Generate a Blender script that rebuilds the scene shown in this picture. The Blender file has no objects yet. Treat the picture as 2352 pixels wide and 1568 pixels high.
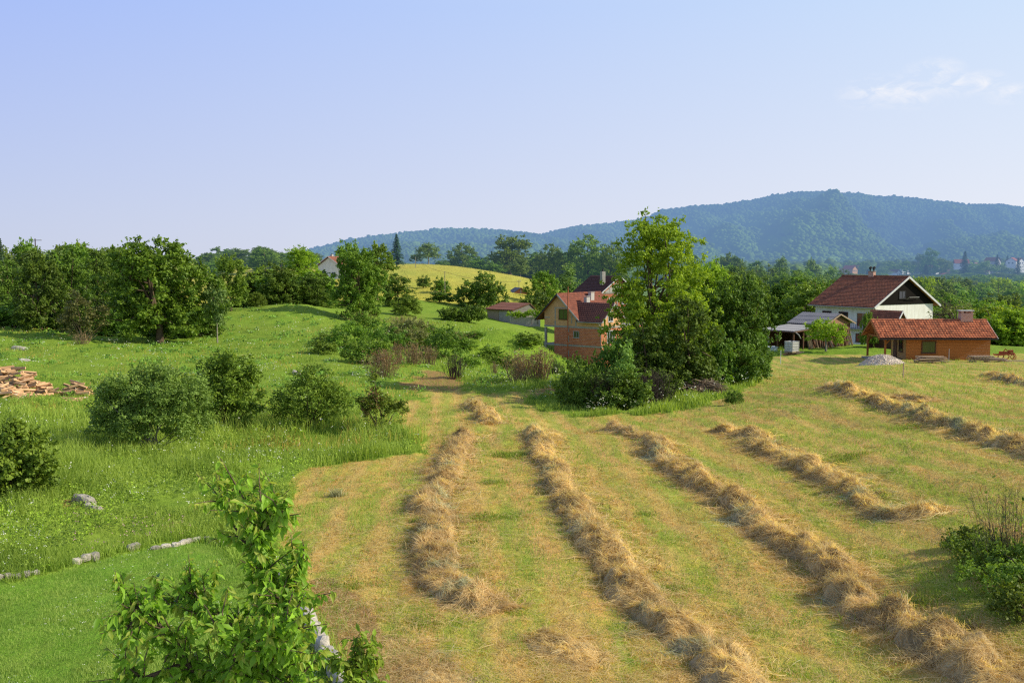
import bpy, math, random
import numpy as np
from mathutils import Vector, Matrix, Euler

R = math.radians
SC = bpy.context.scene
COL = SC.collection
RNG = np.random.default_rng(7)

# ------------------------------------------------------------------ camera model
F = 2286.7            # focal length in units of a 2352 px wide picture
TH = R(4.6)           # downward pitch
CAMZ = 7.0
CT, ST = math.cos(TH), math.sin(TH)

def ray(px, py):
    b = (784.0 - py) / F
    a = (px - 1176.0) / F
    dy = CT + b * ST
    return a / dy, (-ST + b * CT) / dy      # x and z gained per metre of depth

def world(px, py, d):
    rx, rz = ray(px, py)
    return np.array([rx * d, d, CAMZ + rz * d])

def zat(py, d):
    return CAMZ + ray(1176, py)[1] * d

# ------------------------------------------------------------------ noise
def _h(i, j, s):
    i = i.astype(np.int64); j = j.astype(np.int64)
    n = (i * 374761393 + j * 668265263 + s * 1442695041) & 0xffffffff
    n = ((n ^ (n >> 13)) * 1274126177) & 0xffffffff
    n = n ^ (n >> 16)
    return (n & 0xffffff) / float(0xffffff)

def vnoise(x, y, s=0):
    x = np.asarray(x, float); y = np.asarray(y, float)
    i = np.floor(x); j = np.floor(y)
    u = x - i; v = y - j
    u = u * u * (3 - 2 * u); v = v * v * (3 - 2 * v)
    a = _h(i, j, s); b = _h(i + 1, j, s); c = _h(i, j + 1, s); d = _h(i + 1, j + 1, s)
    return (a * (1 - u) + b * u) * (1 - v) + (c * (1 - u) + d * u) * v

def fbm(x, y, s=0, o=4):
    t = 0; a = .5; n = 0
    for k in range(o):
        t = t + a * vnoise(x * 2 ** k, y * 2 ** k, s + k * 17); n += a; a *= .5
    return t / n

# ------------------------------------------------------------------ terrain
# (px, py, depth): ground seen at that place of the view, at that depth
CP = [(-300,1568,16),(0,1568,16.0),(600,1568,16.1),(1176,1568,16.3),(1700,1568,16.4),(2352,1568,15.6),(2800,1568,15),
(-300,1400,19.5),(0,1400,19.8),(1100,1400,20.5),(1960,1400,20.4),(2352,1400,18.3),(2800,1400,17.5),
(2130,1190,26.8),(2352,1190,25),(2800,1190,23.5),(1176,1190,28.6),(650,1190,29),(0,1190,27),(-300,1190,26.5),
(1100,1070,38.5),(700,1070,38.5),(0,1070,35),(-300,1070,34),(1700,1070,36.8),(2352,1035,33),(2800,1030,31),
(1050,990,48),(1430,990,48),(1640,990,46.5),(2000,990,41.5),(300,1040,41),(0,990,46),(800,990,48.8),
(1105,950,58),(700,950,57),(1500,950,57),(1700,930,57),(0,930,57),(-300,930,56),
(60,905,65),(500,900,68),(900,900,71),(1250,900,72),(1900,885,56),(2352,885,54),(2800,880,52),
(2352,862,65),(1900,865,72),(1000,860,87),(700,860,81),(300,860,79),(0,860,77),(1750,850,90),(2050,828,95),(2280,826,95),(2450,826,95),
(1830,848,92),(0,800,97),(250,800,100),(500,790,112),(760,800,103),(1000,800,115),(1100,840,112),(1250,828,138),(1330,828,140),
(1180,775,140),(1050,745,150),(1130,748,158),(0,775,105),(20,720,140),(0,705,150),(700,700,150),(560,735,135),(780,735,145),(900,738,148),
(750,760,125),(-300,720,140),(480,640,300),(480,606,420),(980,610,330),(1060,614,320),(1215,640,290),(1000,650,250),(1100,658,250),
(1000,690,215),(1150,683,220),(930,690,200),(1170,745,188),(1230,745,188),(1050,720,175),(950,710,185),(2000,790,133),(1850,798,116),(1760,800,116),(1950,800,114)]
# (px, depth, height)
CZ = [(-800,4,0),(0,4,0),(1176,4,0),(2352,4,.25),(3000,4,.3),(0,9,0),(1176,9,0),(2352,9,.3),(3000,9,.5),
(700,185,-2.5),(500,180,-2.5),(850,190,-1.5),(100,130,-1.4),(100,180,-1.2),(350,180,-2),(-300,200,-1),(750,260,2.2),(300,260,0),(0,300,2),
(1000,420,-2),(1200,400,-5),(700,420,2),(480,600,0),(-300,600,0),
(2352,170,-8),(2700,170,-8),(1900,200,-10),(1600,120,-6),(1600,160,-9),(1500,200,-9),(1320,200,-7),(2300,300,-12),(1800,300,-9),(1400,320,-6),
(2000,500,-10),(1500,500,-8),(2352,500,-11),(2800,400,-12),(2800,120,-4),
(-300,1200,-4),(500,1200,-4),(1100,1200,-6),(1700,1200,-8),(2400,1200,-7),(2100,850,-4),(2352,850,-3),(2800,850,-3)]
_pts = []; _zs = []
for px, py, d in CP:
    _pts.append(((px - 1176) / 1000, math.log(d) * 1.6)); _zs.append(zat(py, d))
for px, d, z in CZ:
    _pts.append(((px - 1176) / 1000, math.log(d) * 1.6)); _zs.append(z)
_pts = np.array(_pts); _zs = np.array(_zs)
def _phi(r2):
    return .5 * r2 * np.log(r2 + 1e-12)
_n = len(_pts)
_r2 = ((_pts[:, None] - _pts[None]) ** 2).sum(-1)
_A = np.zeros((_n + 3, _n + 3))
_A[:_n, :_n] = _phi(_r2) + np.eye(_n) * .004
_P = np.c_[np.ones(_n), _pts]
_A[:_n, _n:] = _P; _A[_n:, :_n] = _P.T
_W = np.linalg.solve(_A, np.r_[_zs, 0, 0, 0])

BUMPS = [(1195, 131, 2.7, 6.0, 4.2), (1110, 121, 1.9, 5.5, 3.2), (1150, 112, 1.1, 5, 2.4), (1060, 106, .8, 4, 2.2), (1250, 82, .45, 6, 2.5), (900, 118, .6, 10, 5), (660, 70, .5, 8, 8)]
def tz(x, y):
    x = np.atleast_1d(np.asarray(x, float)); y = np.atleast_1d(np.asarray(y, float))
    d = np.maximum(y, 4.0)
    a = np.clip(x / d, -.85, .85)
    u = a * F / 1000; v = np.log(np.minimum(d, 1200)) * 1.6
    out = np.empty(len(x))
    for k in range(0, len(x), 40000):
        uu = u[k:k + 40000]; vv = v[k:k + 40000]
        r2 = (uu[:, None] - _pts[None, :, 0]) ** 2 + (vv[:, None] - _pts[None, :, 1]) ** 2
        out[k:k + 40000] = _phi(r2) @ _W[:_n] + _W[_n] + _W[_n + 1] * uu + _W[_n + 2] * vv
    for px, bd, h, rx, ry in BUMPS:
        bx = (px - 1176) / F * bd
        out += h * np.exp(-((x - bx) / rx) ** 2 - ((y - bd) / ry) ** 2)
    far = np.clip((d - 1200) / 1500, 0, 1)
    out = out * (1 - far) - 8 * far
    out += (fbm(x * .35, y * .35, 3) - .5) * np.clip(d / 60, .12, .8) * .7
    return out

def tz1(x, y):
    return float(tz([x], [y])[0])

_ds = np.r_[np.linspace(5, 120, 500), np.linspace(120.5, 600, 600)]
def G(px, py, dmin=5):
    """first ground point seen through the view at px, py"""
    rx, rz = ray(px, py)
    h = CAMZ + rz * _ds - tz(rx * _ds, _ds)
    idx = np.where((h < 0) & (_ds > dmin))[0]
    i = idx[0] if len(idx) else len(_ds) - 1
    d = _ds[i]
    if i > 0 and len(idx):
        h0, h1 = h[i - 1], h[i]
        d = _ds[i - 1] + (_ds[i] - _ds[i - 1]) * h0 / (h0 - h1 + 1e-9)
    return np.array([rx * d, d, tz1(rx * d, d)])

def at(px, d):
    x = (px - 1176) / F * d
    return np.array([x, d, tz1(x, d)])

def px_of(x, y):
    return x / y * F + 1176

def in_poly(u, w, poly):
    c = np.zeros(len(u), bool)
    n = len(poly)
    for i in range(n):
        x1, y1 = poly[i]; x2, y2 = poly[(i + 1) % n]
        cond = ((y1 > w) != (y2 > w)) & (u < (x2 - x1) * (w - y1) / (y2 - y1 + 1e-12) + x1)
        c ^= cond
    return c

def zone(poly):
    r = []
    for px, py in poly:
        g = G(min(max(px, -900), 3300), py)
        r.append((px, 1000 / g[1]))
    return r
Z_MOW = zone([(800,1640),(700,1400),(655,1260),(655,1090),(800,1062),(970,1042),(975,1010),(905,985),(925,950),(905,925),(975,915),
 (930,880),(965,857),(1000,850),(1060,880),(1090,895),(1060,907),(1150,905),(1290,893),(1215,915),(1250,945),(1350,958),(1540,948),
 (1700,905),(1740,880),(1760,850)]) + [(1770, 1000 / 104), (3300, 1000 / 104), (3300, 1000 / 3.9), (800, 1000 / 3.9)]
Z_LAWN = zone([(-900,1340),(0,1340),(90,1318),(165,1298),(300,1265),(430,1240),(520,1255),(560,1290),(660,1350),(700,1420),(790,1600)]) + [(790, 1000 / 3.9), (-900, 1000 / 3.9)]
Z_BARE = [zone([(960,900),(930,882),(965,860),(1000,852),(1030,862),(1080,885),(1040,900)]), zone([(1200,905),(1290,893),(1290,905),(1215,915)]),
          zone([(120,1150),(170,1150),(200,1175),(130,1170)]), zone([(345,1205),(420,1200),(420,1220),(340,1222)]), zone([(575,955),(625,955),(625,968),(570,968)]),
          zone([(660,1340),(760,1330),(900,1450),(1090,1568),(1080,1640),(800,1640)])]
def zones(x, y):
    """mown, lawn, bare, yellow masks of ground points"""
    jx = x + (fbm(x * 1.1, y * 1.1, 31) - .5) * 1.6 * np.clip(y / 40, .5, 3)
    jy = y + (fbm(x * 1.1, y * 1.1, 57) - .5) * 1.6 * np.clip(y / 40, .5, 3)
    jy = np.maximum(jy, 3.95)
    u = px_of(jx, jy); w = 1000 / jy
    mow = in_poly(u, w, Z_MOW); lawn = in_poly(px_of(x, np.maximum(y, 3.95)), 1000 / np.maximum(y, 3.95), Z_LAWN) & ~mow
    bare = np.zeros(len(x), bool)
    for z in Z_BARE: bare |= in_poly(u, w, z)
    yel = (jy > 208) & (u > 400) & (u < 1290) & (jy < 460)
    return mow, lawn, bare, yel

# ------------------------------------------------------------------ mesh helpers
class MB:
    """collects vertices and faces of ONE mesh"""
    def __init__(s):
        s.v = []; s.t = []; s.f = {}; s.n = 0
    def add(s, V, Fs, mi=0, tint=None, smooth=False):
        V = np.asarray(V, float).reshape(-1, 3)
        if tint is None: tint = np.full(len(V), .5)
        elif np.isscalar(tint): tint = np.full(len(V), float(tint))
        s.v.append(V); s.t.append(tint)
        for k, Fa in ((3, [f for f in Fs if len(f) == 3]), (4, [f for f in Fs if len(f) == 4])) if isinstance(Fs, list) else ((Fs.shape[1], Fs),):
            if len(Fa): s.f.setdefault((k, mi, smooth), []).append(np.asarray(Fa, np.int64) + s.n)
        if isinstance(Fs, list):
            for f in Fs:
                if len(f) > 4: s.f.setdefault((len(f), mi, smooth), []).append(np.asarray([f], np.int64) + s.n)
        s.n += len(V)
    def box(s, c, sz, mi=0, rz=0, M=None, tint=None):
        x, y, z = [q / 2 for q in sz]
        V = np.array([(-x,-y,-z),(x,-y,-z),(x,y,-z),(-x,y,-z),(-x,-y,z),(x,-y,z),(x,y,z),(-x,y,z)])
        if M is not None: V = V @ np.array(M.to_3x3()).T
        elif rz:
            c_, s_ = math.cos(rz), math.sin(rz)
            V = V @ np.array([(c_, -s_, 0), (s_, c_, 0), (0, 0, 1)]).T
        s.add(V + np.array(c), [(0,3,2,1),(4,5,6,7),(0,1,5,4),(1,2,6,5),(2,3,7,6),(3,0,4,7)], mi, tint)
    def bar(s, p, q, w, h=None, mi=0, tint=None):
        p = Vector(p); q = Vector(q); d = q - p; h = h or w
        M = d.to_track_quat('X', 'Z').to_matrix()
        s.box((p + q) / 2, (d.length, w, h), mi, M=M.to_4x4(), tint=tint)
    def tube(s, P, rad, sides=6, mi=0, tint=None, smooth=True):
        P = np.asarray(P, float); n = len(P)
        rad = np.broadcast_to(np.asarray(rad, float), (n,))
        T = np.gradient(P, axis=0); T /= np.linalg.norm(T, axis=1)[:, None] + 1e-9
        ref = np.array([0, 0, 1.0]) if abs(T[0][2]) < .8 else np.array([1.0, 0, 0])
        A = np.cross(T, ref); A /= np.linalg.norm(A, axis=1)[:, None] + 1e-9
        B = np.cross(T, A)
        an = np.arange(sides) / sides * 2 * math.pi
        V = P[:, None] + rad[:, None, None] * (np.cos(an)[None, :, None] * A[:, None] + np.sin(an)[None, :, None] * B[:, None])
        Fq = [(i * sides + j, i * sides + (j + 1) % sides, (i + 1) * sides + (j + 1) % sides, (i + 1) * sides + j) for i in range(n - 1) for j in range(sides)]
        s.add(V.reshape(-1, 3), Fq, mi, tint, smooth)
        if sides > 3:
            s.add(V[-1], [tuple(range(sides))], mi, tint, False)
            s.add(V[0], [tuple(range(sides))[::-1]], mi, tint, False)
    def build(s, name, mats, parent=None):
        me = bpy.data.meshes.new(name)
        V = np.concatenate(s.v); T = np.concatenate(s.t)
        me.vertices.add(len(V)); me.vertices.foreach_set('co', V.astype(np.float32).ravel())
        L = []; tot = []; mi = []; sm = []
        for (k, m, smo), ch in s.f.items():
            fa = np.concatenate(ch); L.append(fa.ravel()); tot.append(np.full(len(fa), k)); mi.append(np.full(len(fa), m)); sm.append(np.full(len(fa), smo))
        L = np.concatenate(L); tot = np.concatenate(tot)
        me.loops.add(len(L)); me.loops.foreach_set('vertex_index', L.astype(np.int32))
        me.polygons.add(len(tot))
        me.polygons.foreach_set('loop_start', np.r_[0, np.cumsum(tot)[:-1]].astype(np.int32))
        me.polygons.foreach_set('loop_total', tot.astype(np.int32))
        me.polygons.foreach_set('material_index', np.concatenate(mi).astype(np.int32))
        me.polygons.foreach_set('use_smooth', np.concatenate(sm).astype(bool))
        at_ = me.attributes.new('tint', 'FLOAT', 'POINT'); at_.data.foreach_set('value', T.astype(np.float32))
        for m in (mats if isinstance(mats, (list, tuple)) else [mats]): me.materials.append(m)
        me.update(calc_edges=True)
        o = bpy.data.objects.new(name, me); COL.objects.link(o)
        if parent is not None: o.parent = parent
        return o

def tag(o, label=None, cat=None, group=None, kind=None):
    if label: o['label'] = label
    if cat: o['category'] = cat
    if group: o['group'] = group
    if kind: o['kind'] = kind
    return o

def thing(name, label, cat, loc=(0, 0, 0), rz=0, group=None):
    o = bpy.data.objects.new(name, None); COL.objects.link(o)
    o.empty_display_size = .3
    o.location = [float(q) for q in loc]; o.rotation_euler = (0, 0, rz)
    return tag(o, label, cat, group)

# ------------------------------------------------------------------ materials
class NT:
    def __init__(s, m):
        m.use_nodes = True; s.t = m.node_tree; s.t.nodes.clear()
    def n(s, ty, ins=None, **kw):
        nd = s.t.nodes.new(ty)
        for k, v in kw.items(): setattr(nd, k, v)
        for k, v in (ins or {}).items():
            if isinstance(v, bpy.types.NodeSocket): s.t.links.new(v, nd.inputs[k])
            elif v is not None: nd.inputs[k].default_value = v
        return nd
    def math(s, op, a, b=0.0, clamp=False):
        nd = s.n('ShaderNodeMath', {0: a, 1: b}, operation=op); nd.use_clamp = clamp
        return nd.outputs[0]
    def mix(s, f, a, b, bt='MIX'):
        nd = s.t.nodes.new('ShaderNodeMix'); nd.data_type = 'RGBA'; nd.blend_type = bt
        for i, v in ((0, f), (6, a), (7, b)):
            if isinstance(v, bpy.types.NodeSocket): s.t.links.new(v, nd.inputs[i])
            else:
                if i and len(v) == 3: v = (*v, 1)
                nd.inputs[i].default_value = v
        return nd.outputs[2]
    def noise(s, scale, vec=None, detail=4, rough=.55, dist=0.0):
        return s.n('ShaderNodeTexNoise', {'Vector': vec, 'Scale': scale, 'Detail': detail, 'Roughness': rough, 'Distortion': dist}).outputs[0]
    def ramp(s, f, a, b):
        return s.n('ShaderNodeMapRange', {0: f, 1: a, 2: b}).outputs[0]
    def pos(s):
        return s.n('ShaderNodeNewGeometry').outputs['Position']
    def obj(s):
        return s.n('ShaderNodeTexCoord').outputs['Object']
    def attr(s, name='tint'):
        return s.n('ShaderNodeAttribute', attribute_name=name).outputs['Fac']

HAZE = (.19, .33, .59, 1)  # aerial haze painted into the materials as bluish emission, growing with distance
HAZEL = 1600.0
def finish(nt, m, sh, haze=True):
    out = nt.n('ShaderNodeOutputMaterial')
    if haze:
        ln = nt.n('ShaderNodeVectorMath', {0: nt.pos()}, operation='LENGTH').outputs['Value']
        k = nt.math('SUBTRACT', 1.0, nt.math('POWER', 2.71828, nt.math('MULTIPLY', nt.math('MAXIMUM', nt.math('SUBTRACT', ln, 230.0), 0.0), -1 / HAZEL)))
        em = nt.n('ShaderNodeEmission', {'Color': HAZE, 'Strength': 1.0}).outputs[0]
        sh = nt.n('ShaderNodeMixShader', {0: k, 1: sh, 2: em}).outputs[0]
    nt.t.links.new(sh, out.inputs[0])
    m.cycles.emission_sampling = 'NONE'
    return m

def simple(name, c, c2=None, scale=6, rough=.8, bump=0.0, spec=.3, stretch=None, metal=0, bscale=None):
    m = bpy.data.materials.new(name); nt = NT(m)
    vec = nt.obj()
    if stretch: vec = nt.n('ShaderNodeMapping', {'Vector': vec, 'Scale': stretch}).outputs[0]
    f = nt.ramp(nt.noise(scale, vec, 5, .65), .3, .7)
    t = nt.attr()
    colr = nt.mix(f, c, c2 or tuple(q * .7 for q in c))
    v = nt.math('ADD', nt.math('MULTIPLY', t, .8), .6)
    colr = nt.mix(1.0, colr, nt.n('ShaderNodeCombineColor', {0: v, 1: v, 2: v}).outputs[0], 'MULTIPLY')
    ins = {'Base Color': colr, 'Roughness': rough, 'Metallic': metal, 'Specular IOR Level': spec}
    if bump:
        ins['Normal'] = nt.n('ShaderNodeBump', {'Height': nt.noise(bscale or scale * 3, vec, 5, .7), 'Strength': 1.0, 'Distance': bump}).outputs[0]
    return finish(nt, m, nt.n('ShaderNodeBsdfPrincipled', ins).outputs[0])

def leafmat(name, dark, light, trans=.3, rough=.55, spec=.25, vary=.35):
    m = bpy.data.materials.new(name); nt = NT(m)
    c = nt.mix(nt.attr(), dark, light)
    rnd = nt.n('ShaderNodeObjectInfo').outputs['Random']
    hs = nt.n('ShaderNodeHueSaturation', {'Hue': nt.math('ADD', .5 - .02 * vary * 2, nt.math('MULTIPLY', rnd, .08 * vary)),
        'Saturation': 1.0, 'Value': nt.math('ADD', 1 - vary * .6, nt.math('MULTIPLY', rnd, vary * 1.2)), 'Color': c}).outputs[0]
    a = nt.n('ShaderNodeBsdfPrincipled', {'Base Color': hs, 'Roughness': rough, 'Specular IOR Level': spec}).outputs[0]
    tc = nt.mix(1.0, hs, (1.25, 1.2, .55), 'MULTIPLY')
    b = nt.n('ShaderNodeBsdfTranslucent', {'Color': tc}).outputs[0]
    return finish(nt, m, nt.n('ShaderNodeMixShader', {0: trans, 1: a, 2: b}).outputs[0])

M = {}
M['oak'] = leafmat('oak_leaves', (.05,.11,.013), (.29,.40,.042), trans=.35)
M['dark'] = leafmat('dark_leaves', (.038,.095,.014), (.23,.37,.042))
M['bright'] = leafmat('bright_leaves', (.13,.24,.015), (.50,.68,.06), trans=.45)
M['mid'] = leafmat('mid_leaves', (.07,.15,.016), (.32,.46,.055), trans=.35)
M['pale'] = leafmat('pale_leaves', (0.088,0.158,0.044), (0.298,0.411,0.105))
M['bluegreen'] = leafmat('bluish_leaves', (.08,.18,.025), (.38,.58,.12), trans=.35)
M['olive'] = leafmat('olive_leaves', (0.105,0.131,0.038), (0.298,0.298,0.096))
M['conifer'] = leafmat('conifer_needles', (0.021,0.056,0.028), (0.088,0.166,0.070), trans=.1)
M['russet'] = leafmat('russet_leaves', (.16,.09,.04), (.38,.24,.11), trans=.3)
M['cherry'] = leafmat('cherry_leaves', (.09,.20,.012), (.40,.64,.06), trans=.45, rough=.45, spec=.25)
M['cherrytip'] = leafmat('young_cherry_leaves', (.22,.34,.03), (.50,.58,.10), trans=.5, rough=.45)
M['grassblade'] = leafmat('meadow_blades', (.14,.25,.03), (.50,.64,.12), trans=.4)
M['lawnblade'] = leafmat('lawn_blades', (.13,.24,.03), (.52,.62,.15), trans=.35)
M['stubble'] = leafmat('stubble_blades', (.40,.36,.05), (.96,.58,.19), trans=.3)
M['straw'] = leafmat('hay_straw', (.42,.30,.13), (.98,.79,.44), trans=.5, rough=.6, vary=.1)
M['haygreen'] = leafmat('greenish_hay', (.26,.27,.14), (.74,.72,.46), trans=.35, rough=.6, vary=.1)
M['yelblade'] = leafmat('dry_hill_blades', (.34,.35,.04), (.66,.56,.11), trans=.3)
M['flower'] = leafmat('white_petals', (.62,.66,.5), (.85,.85,.75), trans=.3, vary=0)
M['pinkflower'] = leafmat('pink_petals', (.45,.2,.3), (.7,.4,.5), trans=.3, vary=0)
M['bark'] = simple('bark', (.13,.09,.05), (.06,.042,.026), 8, bump=.02, stretch=(1,1,.3))
M['palebark'] = simple('pale_bark', (.36,.33,.27), (.15,.13,.10), 10, bump=.01, stretch=(1,1,.4))
M['twig'] = simple('dry_twigs', (.42,.30,.16), (.26,.18,.10), 5)
M['darktwig'] = simple('dark_twigs', (.10,.065,.055), (.05,.035,.03), 5)
M['haycore'] = simple('hay_body', (.52,.40,.20), (.32,.24,.12), 5, bump=.05, bscale=16)
M['rock'] = simple('limestone', (.66,.60,.50), (.27,.24,.19), 5, bump=.05)
M['gravel'] = simple('gravel_heap', (.76,.65,.53), (.56,.47,.38), 2.5, bump=.04, bscale=22)
M['log'] = simple('split_wood', (.64,.42,.24), (.42,.23,.11), 4, stretch=(.3,3,3))
M['logend'] = simple('log_bark', (.25,.17,.11), (.12,.085,.06), 6)
M['concrete'] = simple('concrete', (.36,.34,.31), (.24,.225,.20), 3, bump=.004)
M['white'] = simple('white_render', (.82,.81,.78), (.62,.60,.55), 1.3, stretch=(2.2,2.2,.35))
M['offwhite'] = simple('grey_render', (.48,.46,.42), (.38,.36,.33), 1)
M['whitetrim'] = simple('pale_trim', (.62,.62,.62), (.5,.5,.5), 3)
M['black'] = simple('black_boards', (.014,.011,.010), (.007,.006,.005), 6, stretch=(4,1,.3), spec=.05)
M['blackmetal'] = simple('dark_metal', (.02,.02,.022), (.03,.03,.03), 6, rough=.5)
M['steel'] = simple('galvanised_steel', (.40,.385,.37), (.28,.27,.26), 3, rough=.6)
M['timber'] = simple('orange_timber', (.42,.165,.035), (.24,.085,.02), 5, stretch=(.4,4,4))
M['oldwood'] = simple('weathered_planks', (.40,.31,.21), (.22,.165,.11), 6, stretch=(1,4,4))
M['palewood'] = simple('pale_planks', (.55,.40,.27), (.36,.25,.16), 6, stretch=(1,4,4))
M['oldtimber'] = simple('faded_timber', (.34,.19,.10), (.22,.12,.065), 5, stretch=(4,4,.4))
M['brownwood'] = simple('brown_boards', (.16,.075,.035), (.075,.036,.02), 5, stretch=(6,6,.4))
M['rust'] = simple('rusty_metal', (.42,.12,.05), (.25,.07,.03), 6)
M['plastic'] = simple('white_plastic', (.72,.73,.70), (.6,.62,.6), 2, rough=.4)
M['bluetub'] = simple('blue_white_tub', (.55,.62,.70), (.45,.52,.6), 2, rough=.5)
M['greyiron'] = simple('corrugated_iron', (.26,.25,.26), (.17,.165,.17), 3, rough=.6)
M['rustroof'] = simple('rusted_sheet', (.26,.105,.06), (.20,.075,.045), 2, rough=.7)
M['farroof'] = simple('far_red_tiles', (.34,.11,.075), (.24,.08,.055), 1)
M['farroofdark'] = simple('far_brown_tiles', (.22,.11,.09), (.16,.085,.07), 1)

def siding(name, c, c2, pitch=.12):
    m = bpy.data.materials.new(name); nt = NT(m); o = nt.obj()
    z = nt.n('ShaderNodeSeparateXYZ', {0: o}).outputs[2]
    fr = nt.math('FRACT', nt.math('DIVIDE', z, pitch))
    line = nt.math('LESS_THAN', fr, .14)
    mp = nt.n('ShaderNodeMapping', {'Vector': o, 'Scale': (.5, .5, 5)}).outputs[0]
    colr = nt.mix(nt.ramp(nt.noise(4, mp, 4), .3, .7), c, c2)
    colr = nt.mix(nt.math('MULTIPLY', line, .6), colr, tuple(q * .25 for q in c2))
    bp = nt.n('ShaderNodeBump', {'Height': fr, 'Strength': .8, 'Distance': .02}).outputs[0]
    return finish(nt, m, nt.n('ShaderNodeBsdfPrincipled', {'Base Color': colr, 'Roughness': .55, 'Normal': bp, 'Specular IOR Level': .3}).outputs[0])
M['siding'] = siding('stained_log_siding', (.52,.19,.045), (.36,.115,.025), .145)
M['sidingpale'] = siding('pale_log_siding', (.55,.33,.13), (.42,.24,.09), .145)
M['barnboards'] = siding('grey_boards', (.24,.225,.20), (.15,.14,.125), .3)

def bricks(name, c1, c2, mortar, bw=.3, bh=.2, ms=.012):
    m = bpy.data.materials.new(name); nt = NT(m); o = nt.obj()
    sp = nt.n('ShaderNodeSeparateXYZ', {0: o})
    u = nt.math('ADD', sp.outputs[0], sp.outputs[1])
    v = nt.n('ShaderNodeCombineXYZ', {0: u, 1: sp.outputs[2]}).outputs[0]
    b = nt.n('ShaderNodeTexBrick', {'Vector': v, 'Color1': (*c1, 1), 'Color2': (*c2, 1), 'Mortar': (*mortar, 1), 'Scale': 1.0, 'Mortar Size': ms, 'Brick Width': bw, 'Row Height': bh, 'Bias': -.1})
    c = nt.mix(nt.math('MULTIPLY', nt.ramp(nt.noise(1.3, o, 5, .7), .45, .75), .45), b.outputs[0], tuple(q * .5 for q in c2))
    return finish(nt, m, nt.n('ShaderNodeBsdfPrincipled', {'Base Color': c, 'Roughness': .9, 'Specular IOR Level': .1}).outputs[0])
M['redbrick'] = bricks('red_hollow_brick', (.54,.17,.075), (.40,.11,.05), (.42,.33,.26))
M['orangebrick'] = bricks('orange_block', (.64,.36,.17), (.55,.29,.13), (.50,.33,.2))
M['chimbrick'] = bricks('chimney_brick', (.45,.15,.08), (.58,.32,.22), (.5,.45,.4), .22, .08, .015)

def tiles(name, c1, c2, moss, cw=.22, rh=.33):
    """roof tiles: the roof mesh carries real courses; the colour varies tile by tile"""
    m = bpy.data.materials.new(name); nt = NT(m); o = nt.obj()
    wv = nt.n('ShaderNodeTexVoronoi', {'Vector': nt.n('ShaderNodeMapping', {'Vector': o, 'Scale': (1 / cw, 1 / rh, 1 / rh)}).outputs[0], 'Scale': 1.0, 'Randomness': .35})
    g = nt.n('ShaderNodeSeparateColor', {0: wv.outputs['Color']}).outputs[0]
    c = nt.mix(g, c1, c2)
    c = nt.mix(nt.math('MULTIPLY', nt.ramp(nt.noise(1.1, o, 5, .7), .5, .72), .8), c, moss)
    return finish(nt, m, nt.n('ShaderNodeBsdfPrincipled', {'Base Color': c, 'Roughness': .8, 'Specular IOR Level': .2}).outputs[0])
M['tileorange'] = tiles('orange_clay_tiles', (.66,.235,.11), (.27,.085,.045), (.16,.08,.05))
M['tilered'] = tiles('red_clay_tiles', (.36,.135,.072), (.20,.075,.046), (.12,.065,.04))
M['tiledark'] = tiles('dark_brown_tiles', (.13,.055,.042), (.08,.035,.03), (.06,.035,.03))
M['tilemid'] = tiles('old_red_tiles', (.27,.092,.055), (.165,.058,.038), (.12,.05,.04))

def glass(name, c=(.02, .025, .03), rough=.06):
    m = bpy.data.materials.new(name); nt = NT(m)
    return finish(nt, m, nt.n('ShaderNodeBsdfPrincipled', {'Base Color': (*c, 1), 'Roughness': rough, 'Specular IOR Level': .8}).outputs[0])
M['glass'] = glass('window_glass')
M['paintedreflection'] = glass('window_glass_painted_reflection', (.05, .075, .02), .15)  # reflection of grass painted into the pane as a green base colour

# ------------------------------------------------------------------ ground sheet
def ground_mesh():
    dd = np.r_[np.geomspace(3.2, 14, 24)[:-1], np.geomspace(14, 420, 620), np.geomspace(430, 9000, 60)]
    aa = np.r_[np.linspace(-1.1, -.58, 40)[:-1], np.linspace(-.58, .58, 520), np.linspace(.58, 1.1, 40)[1:]]
    D, A = np.meshgrid(dd, aa, indexing='ij')
    X = A * (D + 6); Y = D
    x = X.ravel(); y = Y.ravel()
    z = tz(x, y)
    nr, nc = D.shape
    mow, lawn, bare, yel = zones(x, y)
    near = np.clip((150 - y) / 100, 0, 1)
    z = z + near * (fbm(x * 2.2, y * 2.2, 9, 3) - .5) * np.where(lawn, .03, np.where(mow, .09, .22))
    z = z + np.where(~mow & ~lawn & (y < 205) & (y > 14), .05, 0)
    idx = np.arange(nr * nc).reshape(nr, nc)
    Fq = np.stack([idx[:-1, :-1], idx[:-1, 1:], idx[1:, 1:], idx[1:, :-1]], -1).reshape(-1, 4)
    mb = MB(); mb.add(np.c_[x, y, z], Fq, 0, None, True)
    # second, coarse piece behind and beside the viewpoint
    o = mb.build('ground', GROUNDMAT)
    for nm, arr in (('mow', mow), ('lawn', lawn), ('bare', bare), ('yel', yel)):
        a_ = o.data.attributes.new(nm, 'FLOAT', 'POINT'); a_.data.foreach_set('value', arr.astype(np.float32))
    return tag(o, kind='structure')

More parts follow.
